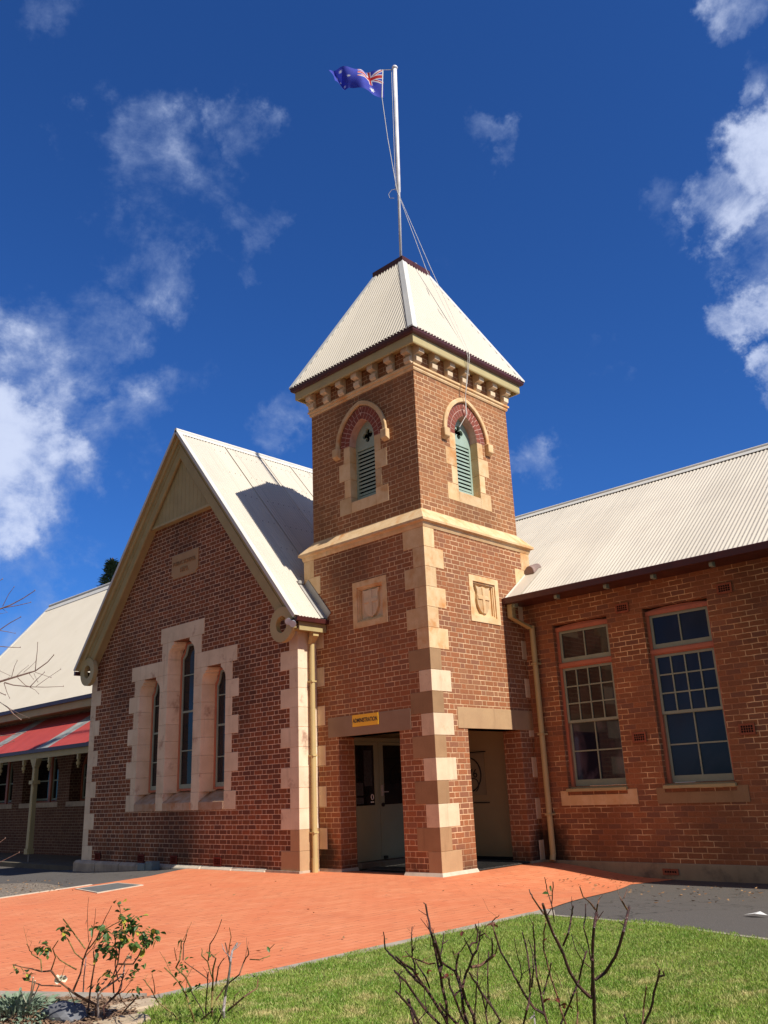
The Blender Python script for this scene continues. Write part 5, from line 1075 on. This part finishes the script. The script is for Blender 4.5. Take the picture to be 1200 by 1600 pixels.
# left leafy rose
p5 = lambda *p: [(u/4.615, 1400+v/4.615) for u, v in p]
p6 = lambda *p: [(220+u/5.4545, 1420+v/5.4545) for u, v in p]
b4 = GP(158, 1592)
ll = [(p5((700, 890), (690, 780), (640, 760), (520, 690), (430, 620), (370, 540)), .011, .006, BR, 0), (p5((370, 540), (300, 545), (150, 510), (95, 495)), .006, .003, BR, 0), (p5((300, 545), (295, 460), (230, 420), (190, 345)), .005, .002, GN, 0), (p5((440, 650), (300, 645), (200, 610), (160, 590)), .005, .003, BR, .05), (p5((370, 530), (400, 440), (380, 380), (420, 320)), .005, .003, GN, 0),
 (p5((525, 690), (580, 560), (600, 460), (640, 360), (655, 320)), .008, .004, BR, .05), (p5((600, 460), (540, 410), (500, 330), (450, 260)), .005, .003, GN, .05), (p5((615, 380), (540, 280), (490, 210), (455, 165)), .005, .004, GN, .02), (p5((550, 530), (430, 460), (400, 420)), .005, .003, GN, 0), (p5((630, 890), (640, 770), (660, 620), (680, 500), (675, 400)), .008, .004, BR, .1), (p5((600, 690), (610, 540), (620, 440)), .005, .003, GY_, .1),
 (p5((710, 890), (705, 790), (710, 700), (790, 640), (850, 600), (890, 560), (900, 480)), .010, .005, GY_, -.05), (p5((760, 890), (745, 800), (830, 720), (870, 670), (890, 560)), .009, .005, DK, -.1), (p5((820, 700), (815, 580), (850, 480), (870, 330), (880, 180), (860, 60)), .006, .002, BR, -.05), (p5((850, 490), (960, 490), (1000, 430), (1025, 370)), .006, .004, BR, -.1), (p5((850, 600), (830, 500), (840, 400), (820, 250)), .005, .003, DK, 0), (p5((700, 300), (750, 180), (805, 70)), .004, .002, BR, 0), (p5((640, 330), (630, 150), (640, 10)), .0025, .001, BR, .05), (p5((660, 320), (680, 200), (690, 90)), .003, .0015, BR, .05), (p5((700, 720), (780, 640), (840, 560), (935, 410)), .005, .003, BR, -.1), (p5((640, 380), (700, 300), (760, 240), (870, 180)), .005, .003, GN, 0), (p5((880, 850), (920, 800), (985, 730)), .006, .005, DK, -.15), (p5((860, 700), (880, 760), (920, 800)), .004, .003, BR, -.15), (p5((560, 900), (540, 780), (490, 670)), .004, .003, GN, .1)]
rose4, tp = canes('rose_bush', 'leafy rose bush with glossy green leaves and a cream bloom at the bottom left', 'rose bush', ll, b4, 5.35, None, thorn=.08, twig=.2)
mb = MB(); mb2 = MB()
clus = [(900, 170, 12), (870, 260, 14), (960, 230, 14), (1040, 290, 16), (1100, 260, 8), (1060, 340, 10), (940, 350, 9), (880, 310, 10), (800, 370, 12), (820, 420, 7), (760, 390, 8), (750, 270, 7), (730, 230, 6), (650, 220, 3), (470, 240, 5), (480, 250, 3), (300, 345, 4), (335, 390, 5), (270, 360, 3), (960, 540, 5), (970, 670, 5), (960, 590, 3), (770, 560, 6), (850, 590, 4), (1120, 300, 4), (1000, 165, 5), (860, 50, 3), (190, 575, 5), (120, 530, 4), (680, 430, 3), (700, 660, 4), (1000, 480, 3), (740, 320, 5), (900, 120, 3)]
for u, v, n_ in clus:
    for _ in range(int(n_*2.0)):
        uu, vv = u/4.615+rng.gauss(0, 4.2), 1400+v/4.615+rng.gauss(0, 4); leaf(mb if rng.random() < .93 else mb2, PX(uu, vv, 5.3+rng.gauss(0, .07)), Vector((rng.uniform(-1, 1), rng.uniform(-1, 1), rng.uniform(-.6, .4))), rng.uniform(.026, .05), rng.uniform(.009, .017))
for u, v in ((1045, 380), (990, 350), (1040, 375)): leaf(mb2, PX(u/4.615, 1400+v/4.615, 5.25), Vector((.3, -.6, -.5)), .05, .018)
mb.build('leaves', 'leaf', rose4); mb2.build('yellow_leaves', 'leaf_yellow', rose4)
for u, v, r in ((440, 590, .034), (928, 440, .018)):
    mb = MB(); c = PX(u/4.615, 1400+v/4.615, 5.28)
    for k in range(11):
        a = k*2.4; leaf(mb, c, Vector((math.cos(a), math.sin(a), .5-.12*k)), r*1.15, r*.7, .2)
    mb.build('rose_bloom', 'petal', rose4, smooth=True)
b5 = GP(335, 1598)
l5 = [(p6((710, 990), (705, 870), (720, 740), (745, 600), (765, 450), (780, 360), (825, 290)), .011, .007, GY_, 0), (p6((765, 480), (740, 370), (720, 290)), .006, .004, BR, 0), (p6((750, 370), (770, 240), (755, 160)), .0035, .002, GN, 0), (p6((605, 990), (605, 850), (610, 700), (615, 520), (640, 420), (600, 390)), .009, .004, GN, .05), (p6((610, 590), (570, 450), (520, 400), (520, 340)), .005, .003, GN, .05), (p6((575, 440), (590, 300), (650, 200), (690, 90)), .005, .002, BR, .05),
 (p6((460, 980), (420, 850), (380, 720), (320, 620), (200, 500)), .009, .004, GN, -.05), (p6((430, 680), (380, 580), (300, 500), (330, 440), (345, 340), (340, 260)), .006, .004, GN, -.05), (p6((360, 440), (365, 300), (390, 220), (395, 180)), .004, .002, BR, -.05), (p6((575, 600), (480, 530), (370, 450)), .004, .003, BR, -.05), (p6((305, 440), (285, 330)), .003, .002, BR, -.05),
 (p6((350, 990), (280, 900), (150, 800), (90, 690), (20, 600)), .006, .003, GN, .05), (p6((120, 720), (110, 620), (95, 560)), .004, .002, BR, .05), (p6((740, 870), (880, 750), (990, 680), (1000, 580)), .007, .004, BR, .1), (p6((640, 780), (720, 660), (840, 560), (880, 450), (920, 380), (910, 330)), .006, .004, BR, .1), (p6((930, 430), (1010, 435), (1100, 400)), .004, .003, GN, .1), (p6((1095, 370), (1100, 340), (1140, 300)), .003, .002, BR, .1), (p6((640, 620), (660, 500), (710, 420)), .005, .003, BR, 0), (p6((560, 980), (555, 800), (570, 650), (575, 540)), .006, .004, DK, .1), (p6((650, 990), (690, 900), (670, 850)), .005, .004, DK, -.1), (p6((610, 870), (520, 940), (480, 980)), .005, .005, BR, -.1), (p6((790, 830), (800, 750), (850, 690)), .004, .002, BR, .1), (p6((430, 700), (500, 820), (540, 900)), .004, .003, DK, 0)]
rose5, tp = canes('rose_bush', 'thin sparse rose bush with twiggy olive canes beside the corner of the lawn kerb', 'rose bush', l5, b5, 5.2, None, thorn=.08, twig=.28)
mb = MB()
for u, v, n_ in ((370, 510, 7), (350, 470, 4), (290, 550, 3), (510, 650, 5), (420, 690, 4), (320, 630, 3), (410, 410, 2), (590, 380, 4), (120, 520, 3), (240, 480, 3), (20, 470, 2), (440, 780, 3), (980, 580, 4), (340, 280, 3), (1090, 315, 1)):
    for _ in range(n_): leaf(mb, PX(220+u/5.4545+rng.gauss(0, 2.5), 1420+v/5.4545+rng.gauss(0, 2.5), 5.15+rng.gauss(0, .05)), Vector((rng.uniform(-1, 1), rng.uniform(-1, 1), rng.uniform(-.6, .4))), rng.uniform(.02, .036), rng.uniform(.006, .012))
mb.build('leaves', 'leaf', rose5)
# silver plant
sp = thing('silver_plant', 'low clump of silver grey woolly leaves in the bottom left corner', 'plant'); mb = MB(); bx, by_ = GP(26, 1590)
for _ in range(520):
    a = rng.uniform(0, 6.28); r = rng.uniform(0, .33); x, y = bx+r*math.cos(a)*1.1, by_+r*math.sin(a); el = rng.uniform(.4, 1.4); d = Vector((math.cos(a)*(r/.2+.2), math.sin(a)*(r/.2+.2), el*1.5)); leaf(mb, Vector((x, y, .01+rng.uniform(0, .1)*(1-r/.3))), d, rng.uniform(.07, .15), rng.uniform(.008, .014), .5)
mb.build('leaves', 'leaf_silver', sp); mb = MB()
for u, v, w in ((40, 1540, 55), (45, 1535, 52), (60, 1545, 62), (36, 1555, 32)): mb.tube([Vector((bx+.05, by_+.05, .05)), PX(w, v-8, 5.45)], .004, 5)
mb.build('dry_stalk', 'petal', sp)
# rocks
for (u, v, r, lb) in ((100, 1592, .17, 'low grey rock half buried in the mulch beside the leafy rose'),):
    x, y = GP(u, v); bm = bmesh.new(); bmesh.ops.create_icosphere(bm, subdivisions=3, radius=1)
    for v_ in bm.verts:
        k = 1+.22*mnoise.noise(v_.co*1.4+Vector((u, 0, 0))); v_.co = Vector((v_.co.x*r*k*1.05, v_.co.y*r*.75*k, max(-.2, v_.co.z)*.075*k))
    me = bpy.data.meshes.new('rock'); bm.to_mesh(me); bm.free(); me.materials.append(MT['rock']); o = bpy.data.objects.new('rock', me); o.location = (x, y, .02); COL.objects.link(o); tag(o, lb, 'rock')

# bare tree at left (trunk outside the frame)
bt = thing('bare_tree', 'leafless tree reaching thin bare branches in from the left edge', 'tree')
q8 = lambda *p: [(u/7.2727, 880+v/7.2727) for u, v in p]; dT = 9.0
tb_ = PX(-170, 1290, dT); tb_ = Vector((tb_.x, tb_.y, -.1)); tt_ = PX(-130, 820, dT)
mb = MB(); mb.tube([tb_, tb_.lerp(tt_, .35)+Vector((.05, .03, 0)), tb_.lerp(tt_, .7), tt_], [.09, .07, .05, .02], 10); mb.build('trunk', 'bark', bt, smooth=True)
brs = [([(-145, 1150), (-60, 1085)]+q8((0, 1345), (180, 1290), (330, 1245), (400, 1225), (540, 1125), (610, 1045)), .014, .004), (q8((400, 1225), (410, 1120), (425, 980), (428, 905)), .005, .0025), (q8((50, 1355), (150, 1385), (340, 1405), (520, 1408), (720, 1400)), .007, .0025), (q8((345, 1400), (430, 1310), (505, 1240)), .005, .0025), (q8((200, 1300), (290, 1390), (350, 1405)), .004, .003), (q8((340, 1410), (400, 1440), (440, 1485)), .003, .0015), (q8((410, 1400), (520, 1320), (600, 1265), (690, 1205)), .003, .002), (q8((400, 1240), (480, 1265), (580, 1300)), .003, .002), (q8((130, 1300), (165, 1170), (195, 1110)), .004, .002), (q8((60, 1330), (120, 1280), (0, 1225)), .003, .002), (q8((190, 1280), (250, 1220), (320, 1165)), .003, .0015), (q8((270, 1240), (340, 1180), (405, 1120)), .003, .0015), (q8((330, 1250), (380, 1320)), .003, .0015), (q8((385, 1250), (410, 1310), (430, 1350)), .0025, .0015), (q8((45, 1360), (80, 1470), (110, 1535)), .004, .002),
 ([(-140, 1080), (-60, 985)]+q8((0, 520), (120, 475), (260, 400), (395, 312)), .010, .004), (q8((50, 505), (200, 480), (350, 445)), .005, .003), (q8((30, 490), (100, 350), (160, 270)), .004, .002), (q8((20, 510), (85, 560), (0, 575)), .003, .002),
 ([(-135, 1100), (-50, 1010)]+q8((0, 755), (110, 680), (235, 612)), .008, .004), (q8((0, 765), (90, 780), (172, 797)), .004, .002), ([(-120, 1030)]+q8((0, 945), (120, 955), (230, 958)), .005, .003), ([(-130, 900)]+q8((-150, 300), (0, 195), (28, 180)), .006, .003), ([(-140, 1190)]+q8((-150, 1380), (0, 1470), (60, 1498)), .006, .004),
 ([(-145, 1200), (-60, 1170)]+q8((0, 1580), (90, 1640), (160, 1720), (240, 1780)), .009, .004), (q8((90, 1640), (200, 1700), (330, 1760)), .003, .002), ([(-145, 1260), (-50, 1180), (0, 1150), (20, 1148), (40, 1144)], .006, .003), ([(-145, 1280), (-60, 1160), (0, 1165), (22, 1158)], .005, .003), ([(-150, 1340), (-60, 1340), (0, 1316), (8, 1310)], .005, .003), ([(-150, 1360), (-40, 1352), (0, 1347), (30, 1332)], .004, .002)]
mb = MB()
for i, (pl, r0, r1) in enumerate(brs):
    pts = [PX(u, v, dT+.5*math.sin(i*2.1)*max(0, min(1, (u+140)/140))*(0 if i < 15 else 1)) for u, v in pl]; n_ = len(pts); mb.tube(pts, [r0+(r1-r0)*k/(n_-1) for k in range(n_)], 6)
    mb.lathe(tuple(pts[-1]), [(.002, -.005), (r1*1.8, 0), (.001, .012)], 6)
mb.build('branches', 'bark', bt)
# distant pine behind the gable
pn = thing('pine_tree', 'dark conifer behind the roofs with its crown tip showing beside the gable', 'tree'); dP = 48.
top = PX(176, 872, dP); bs = Vector((top.x-.4, top.y, 0)); mb = MB(); mb.tube([bs, top], [.35, .05], 8); mb.build('trunk', 'bark', pn)
mb = MB(); H = top.z
for _ in range(5200):
    t = rng.random()**1.3; z = H*(1-t*.62)-.3; rr = (.12+t*2.9)*rng.uniform(.3, 1); a = rng.uniform(0, 6.28); p = Vector((top.x+rr*math.cos(a), top.y+rr*math.sin(a), z+rng.uniform(-.2, .2)-rr*.1))
    if mnoise.noise(p*.8) < -.12: continue
    leaf(mb, p, Vector((math.cos(a), math.sin(a), rng.uniform(.0, 1.0))), rng.uniform(.2, .42), rng.uniform(.02, .045), .1)
mb.build('crown', 'pine', pn)

# ================================================================== LIGHT / SKY
SUN_EL, SUN_AZ = 45.5, .35   # azimuth measured from +X towards +Y
sd = bpy.data.lights.new('sun', 'SUN'); sd.energy = 4.9; sd.angle = R(.53); sd.color = (1, .93, .82); so = bpy.data.objects.new('sun', sd); COL.objects.link(so)
dv = Vector((math.cos(R(SUN_AZ))*math.cos(R(SUN_EL)), math.sin(R(SUN_AZ))*math.cos(R(SUN_EL)), math.sin(R(SUN_EL)))); so.rotation_euler = dv.to_track_quat('Z', 'Y').to_euler()
wd_ = bpy.data.worlds.new('World'); S.world = wd_; wd_.use_nodes = True; T = wd_.node_tree; N = T.nodes; Lk = T.links.new; bg = N['Background']
class WN(NT):
    def __init__(s): s.t = T
w = WN(); sky = w.n('ShaderNodeTexSky', sky_type='NISHITA', sun_disc=False, sun_elevation=R(SUN_EL), sun_rotation=R(90-SUN_AZ), altitude=300, air_density=1.0, dust_density=.7, ozone_density=3.0)
tc = w.n('ShaderNodeTexCoord'); dir0 = tc.outputs['Generated']
wnz = w.n('ShaderNodeTexNoise'); Lk(dir0, wnz.inputs['Vector']); wnz.inputs['Scale'].default_value = 13; wnz.inputs['Detail'].default_value = 6; wnz.inputs['Roughness'].default_value = .62
wv1 = w.n('ShaderNodeVectorMath', operation='SUBTRACT'); Lk(wnz.outputs['Color'], wv1.inputs[0]); wv1.inputs[1].default_value = (.5, .5, .5)
wv2 = w.n('ShaderNodeVectorMath', operation='SCALE'); Lk(wv1.outputs[0], wv2.inputs[0]); wv2.inputs['Scale'].default_value = .17
wv3 = w.n('ShaderNodeVectorMath', operation='ADD'); Lk(dir0, wv3.inputs[0]); Lk(wv2.outputs[0], wv3.inputs[1])
wv4 = w.n('ShaderNodeVectorMath', operation='NORMALIZE'); Lk(wv3.outputs[0], wv4.inputs[0]); dirv = wv4.outputs[0]
def blob(u, v, rpx, wt):
    d = ray(u, v).normalized(); dp_ = w.n('ShaderNodeVectorMath', operation='DOT_PRODUCT'); Lk(dirv, dp_.inputs[0]); dp_.inputs[1].default_value = d
    f = 1/(ray(u, v).length); a = rpx/FPX*f
    return w.M('MULTIPLY', w.ss(dp_.outputs['Value'], math.cos(a*1.7), math.cos(a*.0)), wt)
BL = [(1165, 15, 46, .85), (1190, 100, 34, .6), (1140, 320, 66, 1.15), (1205, 250, 80, 1.35), (1150, 490, 44, .95), (1205, 470, 42, 1.05), (1205, 590, 42, 1.0), (1040, 325, 46, .52), (225, 240, 80, .56), (290, 300, 90, .50), (225, 400, 75, .66), (385, 205, 50, .6), (385, 345, 50, .64), (180, 330, 50, .42), (110, 228, 34, .5), (70, 15, 60, .45), (40, 590, 100, .75), (0, 740, 120, 1.2), (60, 800, 60, .85), (190, 680, 70, .62), (150, 520, 60, .55), (120, 850, 50, .6), (20, 960, 90, .6), (280, 620, 50, .45), (465, 660, 40, .5), (770, 222, 34, .55), (825, 715, 45, .65), (690, 432, 26, .5), (940, 565, 34, .42), (500, 640, 30, .4), (1300, 300, 150, 1.0), (-150, 700, 200, 1.0), (1400, 800, 200, .8), (-300, 250, 150, .7)]
def fill_cloud(d, deg, wt):
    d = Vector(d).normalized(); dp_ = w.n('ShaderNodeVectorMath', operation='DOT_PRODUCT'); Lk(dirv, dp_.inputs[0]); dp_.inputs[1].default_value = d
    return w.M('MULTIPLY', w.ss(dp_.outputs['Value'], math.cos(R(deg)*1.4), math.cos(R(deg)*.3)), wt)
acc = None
for d, a, wt in (((.2, -1, .35), 34, 1.5), ((-.75, -.8, .5), 26, 1.4), ((.9, -.75, .3), 30, 1.4), ((.3, -.6, .9), 24, 1.2), ((1, .7, .25), 22, 1.2)):  # unseen clouds outside the view, added as fill light for the shaded walls
    q = fill_cloud(d, a, wt); acc = q if acc is None else w.M('MAXIMUM', acc, q)
for b in BL:
    q = blob(*b); acc = q if acc is None else w.M('MAXIMUM', acc, q)
mpw = w.n('ShaderNodeMapping'); Lk(dir0, mpw.inputs[0]); mpw.inputs['Scale'].default_value = (1, 1, 1.15)
n1 = w.noise(mpw.outputs[0], 6.5, 12, .66, .25); n2 = w.noise(mpw.outputs[0], 26, 6, .6, .2)
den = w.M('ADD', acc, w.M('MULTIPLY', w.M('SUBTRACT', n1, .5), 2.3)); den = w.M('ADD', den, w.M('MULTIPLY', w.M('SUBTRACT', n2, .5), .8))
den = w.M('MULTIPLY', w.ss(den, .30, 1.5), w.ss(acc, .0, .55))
SKYK = .078
skm = w.mix(1., sky.outputs[0], (.27, .64, 1.25), 'MULTIPLY')
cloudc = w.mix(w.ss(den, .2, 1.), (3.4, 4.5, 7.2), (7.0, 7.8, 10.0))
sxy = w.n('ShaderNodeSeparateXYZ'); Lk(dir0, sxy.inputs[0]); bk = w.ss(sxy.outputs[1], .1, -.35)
cloudc = w.mix(bk, cloudc, (2.5, 2.25, 1.95))  # added fill clouds behind the camera take a warm neutral tone
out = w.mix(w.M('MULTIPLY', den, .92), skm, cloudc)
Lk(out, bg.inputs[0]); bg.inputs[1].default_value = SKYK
S.view_settings.view_transform = 'Standard'; S.view_settings.look = 'None'; S.view_settings.exposure = .34; S.view_settings.gamma = 1
S.cycles.max_bounces = 6; S.cycles.use_denoising = True
